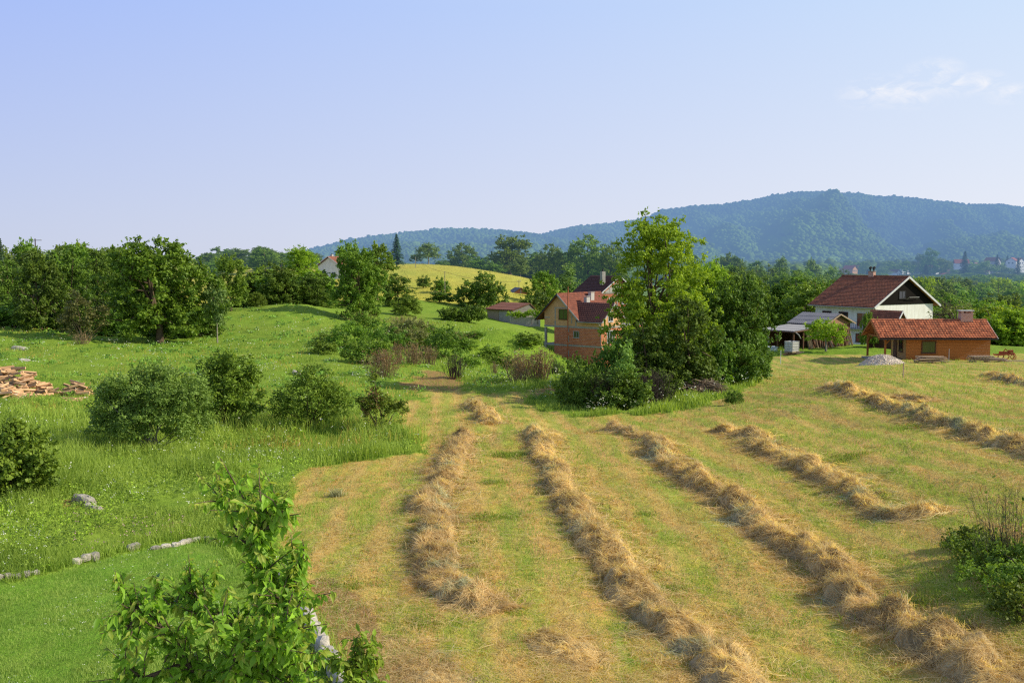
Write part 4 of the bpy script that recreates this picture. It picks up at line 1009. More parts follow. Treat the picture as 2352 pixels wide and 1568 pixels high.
# local frame of every gabled building: x across the gable wall that faces us, y along the ridge away from us
# === wooden cabin with porch and tiled roof
def cabin():
    d = 95.0; X0 = (2085 - 1176) / F * d
    z = -2.40
    r = thing('wooden_cabin', 'orange brown wooden cabin with mottled red tile roof, brick chimney and open left porch', 'cabin', (X0, d, z), R(-1.5))
    L = 7.95; Dp = 4.1; H = 2.12
    mb = MB()   # walls: front, right, back, left
    mb.box((L/2, .06, H/2), (L, .12, H)); mb.box((L - .06, Dp/2, H/2), (.118, Dp - .246, H)); mb.box((L/2, Dp - .06, H/2), (L, .12, H))
    wall_quad(mb, [(L - .01, 0, H + .002), (L - .01, Dp, H + .002), (L - .01, Dp/2, H + 1.35)])
    mb.build('wall', M['siding'], r)
    mb = MB(); mb.box((.055, Dp/2, H/2), (.11, Dp - .248, H)); wall_quad(mb, [(.01, 0, H), (.01, Dp, H), (.01, Dp/2, H + 1.35)]); mb.build('end_wall', M['sidingpale'], r)
    box_part('plinth', (L/2, Dp/2, -.22), (L - .12, Dp - .12, .45), 'blackmetal', r)
    rf = MB(); x0, x1 = -2.75, L + .42; zr = H + 1.56; ze = H - .02; ov = .55
    slope(rf, (x0, -ov, ze), (x1, -ov, ze), (x1, Dp/2, zr), (x0, Dp/2, zr), 0, rows=10, tile=.26, amp=.05, step=.075, thick=.09)
    slope(rf, (x1, Dp + ov, ze), (x0, Dp + ov, ze), (x0, Dp/2, zr), (x1, Dp/2, zr), 0, rows=10, tile=.26, amp=.05, step=.075, thick=.09)
    ridge_caps(rf, (x0, Dp/2, zr + .02), (x1, Dp/2, zr + .02), 0, .12)
    ro = rf.build('roof', M['tileorange'], r)
    mb = MB(); mb.bar((x0, -ov - .06, ze - .07), (x1, -ov - .06, ze - .07), .12, .12); mb.build('gutter', M['blackmetal'], ro)
    mb = MB()
    for yy0, yy1 in ((-ov - .02, Dp/2), (Dp + ov + .02, Dp/2)):
        mb.bar((x0 - .03, yy0, ze - .09), (x0 - .03, yy1, zr - .07), .05, .2)
    mb.build('verge_board', M['timber'], ro)
    mb = MB()
    for yy0, yy1 in ((-ov - .02, Dp/2), (Dp + ov + .02, Dp/2)):
        mb.bar((x1 + .03, yy0, ze - .07), (x1 + .03, yy1, zr - .05), .05, .17)
    mb.build('verge_board', M['whitetrim'], ro)
    # porch
    for px_, py_ in ((-1.95, .15), (-2.35, Dp - .1)):
        mb = MB(); mb.box((px_, py_, H/2 - .02), (.17, .17, H - .06))
        s = .55; mb.bar((px_ + .05, py_, H - .62), (px_ + s, py_, H - .06), .1, .1); mb.bar((px_, py_ + (.05 if py_ < 1 else -.05), H - .62), (px_, py_ + (s if py_ < 1 else -s), H - .06), .1, .1)
        mb.build('post', M['timber'], r)
    mb = MB(); mb.box((-1.3, .15, H + .02), (2.75, .15, .14)); mb.box((-1.3, Dp - .1, H + .02), (2.75, .15, .14)); mb.box((-2.3, Dp/2, H + .04), (.15, Dp - .4, .15)); mb.bar((-2.3, Dp/2, H + .1), (-2.3, Dp/2, zr - .2), .12, .12)
    mb.build('porch_frame', M['timber'], r)
    box_part('porch_floor', (-1.45, Dp/2, -.12), (2.85, Dp + .2, .14), 'concrete', r)
    window(r, (2.12, -.012, 1.22), 1.38, 1.18, (1,0,0), (0,-1,0), 'brownwood', 'paintedreflection', mull=0, fw=.09)
    window(r, (-.012, 1.35, 1.25), 1.0, 1.15, (0,1,0), (-1,0,0), 'brownwood', 'glass', mull=1)
    dm = MB(); dm.box((-.02, 2.9, .98), (.06, .95, 1.96)); dd = dm.build('door', M['brownwood'], r); box_part('handle', (-.07, 2.55, 1.0), (.05, .04, .14), 'steel', dd)
    # chimney
    cx, cy = L - 1.55, Dp/2 + .05
    ch = MB(); ch.box((cx, cy, zr + .22), (1.15, .72, .95)); 
    for sx in (-1, 1):
        for sy in (-1, 1): ch.box((cx + sx * .44, cy + sy * .25, zr + .80), (.24, .2, .20))
    ch.box((cx, cy, zr + .80), (.2, .5, .2))
    co = ch.build('chimney', M['chimbrick'], ro); box_part('chimney_slab', (cx, cy, zr + .93), (1.32, .9, .07), 'whitetrim', co)
    mb = MB(); wall_quad(mb, [(cx - .62, cy - .78, zr - .42), (cx + .62, cy - .78, zr - .42), (cx + .66, cy - .30, zr - .06), (cx - .66, cy - .30, zr - .06)]); mb.build('flashing', M['blackmetal'], co)
    return r
cabin()

# === white house with dark gable
def white_house():
    C = np.array([47.35, 130.0]); z = -3.75
    # local x axis = v (along gable wall), y axis = u (ridge, away left)
    v = np.array([.866, .5]); rot = math.atan2(v[1], v[0])
    r = thing('white_house', 'large white house with dark red tiled roof and black boarded gable behind the cabin', 'house', (C[0], C[1], z), rot)
    W_ = 13.3; L = 11.4; ze = 4.73; zr = 8.68
    ov = .9; hx = W_ / 2
    mb = MB()
    wx0, wx1, wy0, wy1 = ov, W_ - ov, .55, L - .5
    H = ze + .25
    mb.box(((wx0+wx1)/2, wy0 + .15, H/2 - .6), (wx1 - wx0, .3, H + 1.2)); mb.box((wx0 + .15, (wy0+wy1)/2, H/2 - .6), (.298, wy1 - wy0 - .62, H + 1.2)); mb.box((wx1 - .15, (wy0+wy1)/2, H/2 - .6), (.298, wy1 - wy0 - .62, H + 1.2)); mb.box(((wx0+wx1)/2, wy1 - .15, H/2 - .6), (wx1 - wx0, .3, H + 1.2))
    mb.build('wall', M['white'], r)
    # black boarded gable
    mb = MB(); kz = (zr - ze) / hx
    P = [(wx0, wy0 - .06, ze + .25), (wx1, wy0 - .06, ze + .25), (wx1, wy0 - .06, ze + .6), (hx, wy0 - .06, zr - .2), (wx0, wy0 - .06, ze + .6)]
    wall_quad(mb, P); wall_quad(mb, [(x, y + .25, zz) for x, y, zz in P][::-1]); wall_quad(mb, [(wx0, wy0 - .06, ze + .25), (wx1, wy0 - .06, ze + .25), (wx1, wy0 + .19, ze + .25), (wx0, wy0 + .19, ze + .25)])
    gb = mb.build('gable_boards', M['black'], r)
    window(gb, (hx - .7, wy0 - .075, ze + 1.55), 1.3, 1.0, (1,0,0), (0,-1,0), 'blackmetal', 'glass')
    mb = MB(); mb.bar((hx + .2, wy0 - .5, ze + 1.2), (hx + 2.2, wy0 - .5, ze + 1.2), .06, .06); mb.bar((hx + .2, wy0 - .5, ze + 1.2), (hx + .2, wy0 - .06, ze + .9), .04, .04); mb.bar((hx + 2.2, wy0 - .5, ze + 1.2), (hx + 2.2, wy0 - .06, ze + .9), .04, .04); mb.build('rail', M['steel'], gb)
    rf = MB(); slope(rf, (0, L, ze), (0, 0, ze), (hx, 0, zr), (hx, L, zr), rows=22, tile=.25, amp=.03, step=.045)
    slope(rf, (W_, 0, ze), (W_, L, ze), (hx, L, zr), (hx, 0, zr), rows=22, tile=.25, amp=.03, step=.045)
    ridge_caps(rf, (hx, 0, zr + .03), (hx, L, zr + .03), 0, .13); ro = rf.build('roof', M['tilered'], r)
    mb = MB()
    for x_ in (0, W_):
        mb.bar((x_, -.04, ze - .07), (hx, -.04, zr - .05), .06, .26)
    mb.build('verge_board', M['whitetrim'], ro)
    mb = MB(); mb.bar((-.08, 0, ze - .1), (-.08, L, ze - .1), .13, .12); mb.build('gutter', M['steel'], ro)
    mb = MB(); mb.tube([(-.05, .25, ze - .15), (.35, .3, ze - .5), (wx0 - .06, .62, ze - .9), (wx0 - .06, .62, .0)], .05, 6); mb.build('drainpipe', M['steel'], ro)
    ch = MB(); ch.box((hx, L * .54, zr + .22), (.5, .85, .85)); co = ch.build('chimney', M['chimbrick'], ro)
    box_part('chimney_slab', (hx, L * .54, zr + .68), (.64, 1.0, .07), 'concrete', co)
    mb = MB()
    for s in (-1, 1):
        mb.tube([(hx, L*.54 + s*.3, zr + .7), (hx, L*.54 + s*.3, zr + .98)], .1, 8); mb.tube([(hx - .05, L*.54 + s*.3, zr + .98), (hx - .08, L*.54 + s*.3, zr + 1.14), (hx + .16, L*.54 + s*.3, zr + 1.2)], [.12, .18, .18], 8)
    mb.build('cowl', M['blackmetal'], co)
    # windows on the long left wall, normal -x
    for yy, zz, wd, h, m_ in ((2.55, 2.95, 2.1, 1.9, 1), (5.9, 3.3, 1.6, 1.2, 1), (8.8, 3.3, 1.6, 1.2, 1)):
        window(r, (wx0 - .012, yy, zz), wd, h, (0,1,0), (-1,0,0), 'brownwood' if yy > 3 else 'whitetrim', 'glass', mull=m_)
    for yy, zz, wd, h in ((2.6, .55, 2.2, 1.1), (6.5, .6, 1.6, .9)):
        window(r, (wx0 - .012, yy, zz), wd, h, (0,1,0), (-1,0,0), 'blackmetal', 'glass', mull=1)
    mb = MB(); mb.box((wx0 - .45, 3.8, 1.75), (.9, 5.2, .14)); b = mb.build('balcony', M['concrete'], r)
    mb = MB(); mb.bar((wx0 - .87, 1.25, 2.65), (wx0 - .87, 6.35, 2.65), .06, .06)
    for k in range(15): mb.bar((wx0 - .87, 1.25 + k * .36, 1.8), (wx0 - .87, 1.25 + k * .36, 2.65), .025, .025)
    mb.build('railing', M['blackmetal'], b)
    # shutter window in the lit end wall and a small vent
white_house()

# === unfinished brick house with red roof
def brick_house():
    P = np.array([6.3, 140.0]); g = np.array([.8, -.6]); rot = math.atan2(g[1], g[0]); z = -6.9
    r = thing('brick_house', 'unfinished red and orange brick house with red roof and bare concrete frame beside the thicket', 'house', (P[0], P[1], z), rot)
    L = 11.6; ze = 5.6; zr = 9.33; s1 = 2.15; s2 = 4.75
    x0, x1 = -2.45, 7.05; xb = -.75; y0, y1 = .5, L - .3
    def bx(n, a, b, mat_): return box_part(n, tuple((np.array(a) + b) / 2), tuple(np.array(b) - a), mat_, r)
    # lower two storeys, red
    mb = MB()
    for za, zb in ((-1.5, s1 - .12), (s1 + .12, s2 - .12)):
        mb.box(((xb + 3.5)/2, y0 + .15, (za + zb)/2), (3.5 - xb, .3, zb - za)); mb.box(((3.5 + x1)/2 , y0 + .151, (za + zb)/2), (x1 - 3.5, .3, zb - za))
        mb.box((x1 - .15, (y0 + 6)/2 + .15, (za + zb)/2), (.298, 6 - y0 - .3, zb - za)); mb.box((xb + .15, (y0 + y1)/2 + .15, (za + zb)/2), (.298, y1 - y0 - .3, zb - za))
        mb.box((3.5, y1, (za + zb)/2), (7, .3, zb - za))
    mb.build('brick_wall', M['redbrick'], r)
    # top storey, orange: front with gable
    mb = MB(); f = y0
    zt = ze + .35
    kx = (zr - ze) / 3.8
    def gz(x): return zr - abs(x) * kx - .16
    for yy, flip in ((f, 1), (f + .3, -1)):
        P_ = [(x0, yy, s2 + .12), (3.35, yy, s2 + .12), (3.35, yy, gz(3.35)), (0, yy, gz(0)), (x0, yy, gz(x0))]
        wall_quad(mb, P_[::flip])
    mb.box(((3.35 + x1)/2, f + .15, (s2 + .12 + ze)/2), (x1 - 3.35, .298, ze - s2 - .12))
    mb.box((x0 + .15, (f + y1)/2, (s2 + .12 + gz(x0))/2), (.3, y1 - f - .6, gz(x0) - s2 - .12))
    # gable of the cross wing, facing right
    ym = 3.2
    def gy(y): return 8.1 - abs(y - ym) * (8.1 - ze) / 2.9 - .15
    for xx, flip in ((x1, 1), (x1 - .3, -1)):
        P_ = [(xx, f + .02, s2 + .12), (xx, 6, s2 + .12), (xx, 6, gy(6)), (xx, ym, gy(ym)), (xx, f + .02, gy(f))]
        wall_quad(mb, P_[::flip])
    mb.build('block_wall', M['orangebrick'], r)
    # concrete slabs, ring beams and columns
    mb = MB()
    mb.box(((x0 + x1)/2, (f + y1)/2, s2), (x1 - x0 + .06, y1 - f + .06, .24)); mb.box(((x0 + x1)/2, (f + y1)/2, s1), (x1 - x0 + .05, y1 - f + .05, .22))
    mb.box((x0 + .15, f + .15, (s2 - 1.6)/2 - .1), (.3, .3, s2 + 1.4)); mb.box((x0 + .15, f + 3.8, (s2 - 1.6)/2 - .1), (.3, .3, s2 + 1.4))
    for xx in (-.6, 2.9, 6.9): mb.box((xx, f + .10, (s2 + ze)/2), (.2, .24, ze - s2 - .1))
    mb.box((-.6, f + .1, ze + .9), (.18, .232, 1.6)); mb.box((2.2, f + .1, ze + .2), (.18, .232, 1.2)); mb.box((.55, f + .1, ze + 1.78), (2.6, .23, .14))
    mb.box((x0 + .5, f + .1, ze + .35), (.9, .23, .14))
    mb.build('concrete_frame', M['concrete'], r)
    # roofs
    rf = MB(); hw = 3.8
    slope(rf, (-hw, L, ze), (-hw, 0, ze), (0, 0, zr), (0, L, zr), rows=14, tile=.25, amp=.03, step=.04)
    slope(rf, (hw, 0, ze), (hw, L, ze), (0, L, zr), (0, 0, zr), rows=14, tile=.25, amp=.03, step=.04)
    ridge_caps(rf, (0, 0, zr + .02), (0, L, zr + .02)); ro = rf.build('roof', M['tilemid'], r)
    rf = MB(); ya = -.1; yb = 6.5; xr = x1 + .5; xl = 1.25
    slope(rf, (3.3, ya, ze - .02), (xr, ya, ze - .02), (xr, ym, 8.1), (xl, ym, 8.1), rows=10, tile=.25, amp=.03, step=.04)
    slope(rf, (xr, yb, ze - .02), (3.6, yb, ze - .02), (xl, ym, 8.1), (xr, ym, 8.1), rows=10, tile=.25, amp=.03, step=.04)
    rw = rf.build('roof', M['tiledark'], r); tag(rw, 'dark brown roof of the cross wing')
    mb = MB(); mb.bar((-hw, -.04, ze - .08), (0, -.04, zr - .06), .05, .2); mb.build('verge_board', M['blackmetal'], ro)
    mb = MB(); mb.bar((hw, -.04, ze - .08), (0, -.04, zr - .06), .05, .2); mb.build('verge_board', M['steel'], ro)
    mb = MB()
    mb.bar((xr + .03, ya, ze - .1), (xr + .03, ym, 8.0), .05, .2); mb.bar((xr + .03, yb, ze - .1), (xr + .03, ym, 8.0), .05, .2)
    mb.build('verge_board', M['steel'], rw)
    mb = MB(); mb.bar((3.6, ya - .06, ze - .1), (xr, ya - .06, ze - .1), .11, .1); mb.tube([(x1 - .2, ya - .06, ze - .12), (x1 - .1, f - .06, ze - .6), (x1 - .1, f - .06, .8)], .05, 6); mb.build('gutter', M['steel'], rw)
    for cx_, cy_, h in ((.9, 7.6, .75), (2.2, 4.4, 1.5)):
        ch = MB(); ch.box((cx_, cy_, gz(cx_) + h * .5), (.5, .9, h + .6)); co = ch.build('chimney', M['offwhite'], ro); box_part('chimney_slab', (cx_, cy_, gz(cx_) + h + .42), (.66, 1.06, .07), 'concrete', co)
    mb = MB(); mb.tube([(2.0, -.18, .2), (2.0, -.18, 9.9)], .08, 7); mb.tube([(2.0, -.18, 8.2), (2.0, -.18, 10.4)], .05, 7); mb.build('downpipe', M['rust'], r)
    window(r, (.8, f - .012, s2 + 1.72), 1.55, 1.45, (1,0,0), (0,-1,0), 'brownwood', 'paintedreflection')
    window(r, (3.0, f - .012, s2 - 1.02), .95, .95, (1,0,0), (0,-1,0), 'steel', 'glass')
    window(r, (x1 + .012, 2.9, s2 + 1.5), 1.3, 1.4, (0,1,0), (1,0,0), 'whitetrim', 'glass')
    window(r, (x1 + .012, 3.0, s2 - 1.25), 2.1, 1.7, (0,1,0), (1,0,0), 'whitetrim', 'glass', mull=2)
    mb = MB()
    for zz in (-1.0, .6, 2.6, 4.0): mb.bar((1.72, f - .015, zz), (1.72, f - .015, zz + .9), .04, .12)
    mb.build('mortar_patch', M['concrete'], r)
brick_house()

# === generic gabled house
def gabled(name, label, cat, X, Y, z, rot, W_, L, H, rise, wall, roof, over=.5, wins=(), chim=None, gable=None, rows=8, tile=.3, trim='whitetrim', base=1.5, simple_=False):
    r = thing(name, label, cat, (X, Y, z), rot)
    hw = W_ / 2
    mb = MB()
    mb.box((0, .15, H/2 - base/2), (W_, .3, H + base)); mb.box((0, L - .15, H/2 - base/2), (W_, .3, H + base))
    for s in (-1, 1): mb.box((s * (hw - .15), L/2, H/2 - base/2), (.298, L - .62, H + base))
    k = rise / (hw + over)
    if not gable:
        wall_quad(mb, [(-hw, .0, H + .001), (hw, .0, H + .001), (0, .0, H + rise - over * k * .5 - .1)])
    mb.build('wall', M[wall], r)
    if gable:
        mb = MB(); wall_quad(mb, [(-hw, -.02, H), (hw, -.02, H), (0, -.02, H + rise - .12)]); mb.build('gable_boards', M[gable], r)
    rf = MB(); gable_roof(rf, L + 2 * over, hw + over, H, H + rise, y0=-over, rows=rows, tile=tile, amp=.025, step=.04)
    ro = rf.build('roof', M[roof], r)
    if trim:
        mb = MB()
        for s in (-1, 1): mb.bar((s * (hw + over), -over - .03, H - .07), (0, -over - .03, H + rise - .05), .05, .18)
        mb.build('verge_board', M[trim], ro)
    for (side, a, b, wd, h) in wins:
        if side == 'f': window(r, (a, -.015 if not gable or b < H else -.035, b), wd, h, (1,0,0), (0,-1,0))
        elif side == 'l': window(r, (-hw - .015, a, b), wd, h, (0,1,0), (-1,0,0))
        else: window(r, (hw + .015, a, b), wd, h, (0,1,0), (1,0,0))
    if chim:
        cx, cy_, h = chim
        ch = MB(); ch.box((cx, cy_, H + rise - abs(cx) * k + h/2 - .2), (.55, .7, h + .5)); co = ch.build('chimney', M['offwhite'], ro)
        mb = MB(); mb.tube([(cx, cy_, H + rise - abs(cx)*k + h), (cx, cy_, H + rise - abs(cx)*k + h + .35)], .12, 7); mb.build('cowl', M['blackmetal'], co)
    return r, ro

# brown roofed half built house behind: ridge to the back left
v60 = math.atan2(.5, .866)
def pos_from(cx, cy, rot, dx): return cx + math.cos(rot) * dx, cy + math.sin(rot) * dx
x_, y_ = pos_from(15.4, 175.0, v60, 4.0)
gabled('brick_house', 'house with dark brown roof and brick and grey block gable behind the unfinished brick house', 'house', x_, y_, -6.6, v60, 7.2, 8.0, 8.0, 3.0, 'redbrick', 'tiledark', .5,
  (('f', -1.4, 6.6, 1.2, 1.2), ('f', 1.4, 6.6, 1.2, 1.2), ('f', 0, 9.0, 1.0, 1.1)), None, rows=12)
hb = [o for o in COL.objects if o.name.startswith('brick_house')][-1]
mb = MB(); mb.box((0, -.02, 5.4), (7.24, .06, .22)); mb.box((0, -.02, 8.0), (7.24, .06, .22)); mb.box((-1.9, -.02, 8.8), (.2, .06, 1.5)); mb.box((-.2, -.022, 6.7), (.2, .06, 2.4)); mb.build('concrete_frame', M['concrete'], hb)
mb = MB(); mb.box((-2.1, 1.8, 10.6), (.7, .7, 2.4)); co = mb.build('chimney', M['concrete'], hb); mb = MB(); mb.tube([(-2.1,1.8,11.8),(-2.1,1.8,12.2)], .16, 8); mb.build('cowl', M['blackmetal'], co)
mb = MB(); wall_quad(mb, [(-3.0,-.035,8.15),(-.3,-.035,8.15),(-.3,-.035,9.9)]); mb.build('block_infill', M['offwhite'], hb)
# small brick house with black roof: gable faces us, ridge to the left back
x_, y_ = (1196 - 1176) / F * 240, 240
gabled('small_brick_house', 'small red brick house with black roof behind the long barn', 'house', x_, y_, -5.5, R(12), 3.9, 6.0, 4.7, 1.45, 'redbrick', 'blackmetal', .35, (('f', -1.1, 3.2, .8, 1.0),), rows=3, tile=0, trim='brownwood')
hb = [o for o in COL.objects if o.name.startswith('small_brick_house')][-1]
box_part('column', (0, -.03, 4.2), (.25, .08, 3.2), 'concrete', hb)
# white house on the left hill
gabled('hill_house', 'white house with red roof half hidden by trees on the left hill', 'house', (757 - 1176) / F * 262, 262, 1.4, R(-28), 7.2, 8, 4.4, 2.5, 'white', 'tilered', .6,
  (('l', 2.0, 2.0, 1.4, 1.2), ('l', 5.0, 2.0, 1.4, 1.2), ('f', -1.5, 2.2, 1.2, 1.2), ('f', 1.5, 2.2, 1.2, 1.2)), (-.6, 2.0, .8), rows=8)
gabled('hill_house', 'little grey roofed house with open porch on the skyline left of the white house', 'house', (602 - 1176) / F * 330, 330, zat(629, 330), R(-35), 3.4, 4.2, 2.4, .9, 'offwhite', 'greyiron', .5, (('f', 0, 1.3, .9, .9),), rows=3, tile=0)
hb = [o for o in COL.objects if o.name.startswith('hill_house')][-1]
mb = MB(); mb.box((-3.0, 1, 1.2), (.14, .14, 2.4)); mb.box((-3.0, 3.5, 1.2), (.14, .14, 2.4)); mb.box((-2.5, 2.2, 2.42), (1.6, 3.4, .1)); mb.build('porch', M['timber'], hb)

# === long grey barn with rusty roof
def long_barn():
    C = np.array([.16, 185.0]); rot = R(45); z = -4.35
    r = thing('long_barn', 'long low barn with rust brown sheet roof and grey plank gable on the green slope', 'barn', (C[0], C[1], z), rot)
    W_ = 6.5; L = 7.6; ze = 2.3; zr = 3.45; xr = 4.6
    mb = MB(); mb.box((W_/2, .25, ze/2 - .9), (W_ - .4, .15, ze + 1.7)); wall_quad(mb, [(.2, .17, ze - .06), (W_ - .2, .17, ze - .06), (W_ - .2, .17, ze), (xr, .17, zr - .12), (.2, .17, ze)])
    mb.box((W_ - .3, L/2, ze/2 - .9), (.15, L - .8, ze + 1.7)); mb.box((W_/2, L - .3, ze/2 - .9), (W_ - .8, .15, ze + 1.7)); mb.build('wall', M['barnboards'], r)
    mb = MB(); mb.box((.3, 2.1, ze/2 - .9), (.2, 3.6, ze + 1.6)); mb.build('block_wall', M['concrete'], r)
    mb = MB(); mb.box((.32, 5.6, ze/2 - .9), (.15, 3.2, ze + 1.6)); mb.build('plank_wall', M['oldwood'], r)
    rf = MB(); slope(rf, (-.15, L, ze), (-.15, 0, ze), (xr, 0, zr), (xr, L, zr), rows=3, tile=.5, amp=.03, step=.03, thick=.06); slope(rf, (W_ + .15, 0, ze - .3), (W_ + .15, L, ze - .3), (xr, L, zr), (xr, 0, zr), rows=3, tile=.5, amp=.03, step=.03, thick=.06)
    ro = rf.build('roof', M['rustroof'], r)
    mb = MB(); mb.bar((-.15, -.03, ze - .08), (xr, -.03, zr - .07), .05, .14); mb.bar((W_ + .15, -.03, ze - .38), (xr, -.03, zr - .07), .05, .14); mb.bar((-.2, 0, ze - .08), (-.2, L, ze - .08), .05, .14); mb.build('verge_board', M['brownwood'], ro)
long_barn()
# concrete wall with vine in front of the barn
g = at(1206, 179)
cw = MB()
for k in range(4): cw.box((0, 0, -.9 + k * .42), (5.2, .2, .40))
cw.box((-2.6, 0, -.2), (.3, .3, 1.9)); cw.box((2.6, 0, -.2), (.3, .3, 1.9))
o = cw.build('concrete_wall', M['concrete']); o.location = (g[0], g[1], zat(733, 179) - .2); o.rotation_euler = (0, 0, R(3)); tag(o, 'low grey concrete plank wall below the grey barn gable', 'wall')
wr = thing('vine', 'bright green vine trailing over the low concrete wall by the barn', 'vine', (g[0], g[1] - .1, zat(733, 179) + .3))
cm = MB(); crown_mesh(cm, np.random.default_rng(3), [(0,0,.5,2.9,.6,.4),(-1.5,0,.4,1.4,.6,.5),(1.5,0,.7,1.4,.6,.4)], 60, .35, 2600, .26); cm.build('leaves', M['bright'], wr)
tm = MB(); 
for k in range(5): tm.tube([(-2.2 + k * 1.1, 0, -1.2), (-2.1 + k * 1.1, .1, 0), (-1.6 + k * 1.1, 0, .6)], .03, 4)
tm.build('stem', M['bark'], wr)
ash2 = near_bush('hedge', 'dark glossy low hedge left of the long barn', 1062, 738, [(0,0,.9,3.2,1.8,1.0),(-1.8,0,.9,1.8,1.6,.9),(1.8,0,1.1,1.8,1.6,.95)], 170, .5, 9000, .3, 'dark', 8, 1, seed=300)

# === wooden barn with lean-to left of the white house
def wood_barn():
    C = np.array([36.2, 115.0]); rot = math.atan2(.643, .766); z = -2.95
    r = thing('wooden_barn', 'old brown wooden barn with grey corrugated roof and lean-to in front of the white house', 'barn', (C[0], C[1], z), rot)
    W_ = 6.6; L = 5.2; ze = 2.6; zr = 3.8; hx = W_ / 2
    mb = MB(); mb.box((hx, .5, ze/2 - .5), (W_ - 1.0, .14, ze + 1.0)); mb.box((W_ - .5, L/2 + .2, ze/2 - .5), (.14, L - .8, ze + 1.0)); mb.box((hx, L - .3, ze/2 - .5), (W_ - 1.0, .14, ze + 1.0)); mb.build('wall', M['brownwood'], r)
    mb = MB(); wall_quad(mb, [(.35, .42, ze - .1), (W_ - .35, .42, ze - .1), (hx, .42, zr - .1)]); mb.build('gable_boards', M['oldtimber'], r)
    rf = MB(); slope(rf, (0, L, ze), (0, 0, ze), (hx, 0, zr), (hx, L, zr), rows=3, tile=.28, amp=.035, step=.03, thick=.05); slope(rf, (W_, 0, ze), (W_, L, ze), (hx, L, zr), (hx, 0, zr), rows=3, tile=.28, amp=.035, step=.03, thick=.05)
    ro = rf.build('roof', M['greyiron'], r)
    mb = MB(); mb.bar((0, -.03, ze - .08), (hx, -.03, zr - .08), .05, .16); mb.bar((W_, -.03, ze - .08), (hx, -.03, zr - .08), .05, .16); mb.build('verge_board', M['oldwood'], ro)
    # lean-to towards -x
    w_ = 6.0; zl = 2.12
    rf = MB(); slope(rf, (-w_, 4.9, zl), (-w_, 0, zl), (-.02, -.05, ze - .12), (-.02, 4.9, ze - .12), rows=3, tile=.28, amp=.03, step=.02, thick=.05); ll = rf.build('lean_to_roof', M['steel'], r)
    mb = MB(); mb.bar((-w_ - .05, 0, zl - .1), (-w_ - .05, 4.9, zl - .1), .12, .1); mb.bar((-w_, -.08, zl - .08), (-.02, -.08, ze - .2), .05, .12); mb.build('fascia', M['brownwood'], ll)
    mb = MB()
    for yy in (.3, 2.4, 4.6): mb.box((-w_ + .3, yy, zl/2 - .2), (.14, .14, zl + .1))
    for xx in (-3.8, -1.8): mb.box((xx, .3, zl/2 - .1), (.14, .14, zl + .3))
    mb.build('post', M['brownwood'], r)
    mb = MB(); mb.box((-2.4, 4.5, 1.0), (5.2, .12, 2.3)); mb.box((-.4, 2.3, 1.0), (.12, 4.2, 2.4)); mb.box((-1.6, .34, .9), (2.0, .08, 2.2)); mb.build('lean_to_wall', M['brownwood'], r)
    mb = MB(); mb.tube([(-w_ + .1, -.1, zl - .1), (-w_ + .3, -.35, zl - .35), (-w_ + .5, -.5, zl - .8), (-w_ + .5, -.5, 1.3)], .06, 6); mb.build('drainpipe', M['steel'], ll)
    # boards leaning on the walls
    rn = random.Random(3)
    for i in range(26):
        x = -3.2 + i * .36 + rn.uniform(-.1, .1); h = rn.uniform(1.0, 2.1); lean = rn.uniform(.25, .55); s = rn.uniform(-.35, .35)
        mb = MB(); mb.bar((x, .3 - lean - .1, -.05), (x + s, .30, h), .03, rn.uniform(.12, .24), tint=rn.uniform(.2, 1))
        p = r.matrix_world
        o = mb.build('leaning_board', M[rn.choice(['oldwood', 'oldwood', 'brownwood', 'palewood'])])
        o.location = r.location; o.rotation_euler = r.rotation_euler
        tag(o, 'one of the loose boards leaning against the front of the wooden barn', 'board', 'boards leaning on the wooden barn')
wood_barn()
# little red roofed outhouse between barn and cabin
x_, y_ = (2068 - 1176) / F * 112, 112.0
r_, ro_ = gabled('outhouse', 'small outhouse with red roof and pale verge boards, half hidden behind the cabin', 'outhouse', x_, y_, -2.6, math.atan2(.643, .766), 2.6, 3.2, 2.3, 1.75, 'brownwood', 'tilered', .35, (), gable='black', rows=9, tile=.23)
mb = MB()
for k in range(5): mb.bar((-1.0 + k*.12, -.1, 2.5 + k * .24), (1.0 - k*.12, -.1, 2.5 + k * .24), .04, .08)
mb.build('slats', M['oldwood'], r_)

# === village far to the right
vil = [(1925,617,9,5,'farroofdark'),(1962,612,12,6,'farroof'),(1985,611,13,6,'farroof'),(1945,617,9,5,'farroof'),(2062,620,10,6,'farroofdark'),(2078,611,12,6,'farroofdark'),(2088,624,11,5,'farroofdark'),(2102,618,9,5,'farroof'),
 (2152,610,11,6,'farroof'),(2176,618,12,6,'farroofdark'),(2196,616,10,6,'farroofdark'),(2180,628,10,5,'farroof'),(2220,599,14,7,'farroof'),(2234,604,11,7,'farroofdark'),(2247,622,10,6,'farroofdark'),(2290,594,13,7,'farroofdark'),(2318,594,13,7,'farroof'),(2343,594,12,7,'farroof'),(2270,620,9,5,'farroof'),(2215,624,9,5,'farroofdark')]
for i, (px, py, w_, h_, rm) in enumerate(vil):
    d = 800 + (i * 37) % 130; rr = random.Random(i)
    w_ *= .8; h_ *= .8; z = zat(py + 6, d) - h_ * .62
    r_, ro_ = gabled('village_house', 'one of the white walled red roofed houses of the distant village', 'house', (px - 1176) / F * d, d, z, R(rr.choice([60, 40, -40, 75, 25, -60])), w_ * .8, w_ * .95, h_ * .62, w_ * .32, rr.choice(['offwhite', 'white', 'orangebrick']), rm, .6,
        (('f', -1.5, h_ * .35, 1.3, 1.3), ('f', 1.5, h_ * .35, 1.3, 1.3)), rows=2, tile=0, trim=None, base=8)
    r_['group'] = 'houses of the distant village'

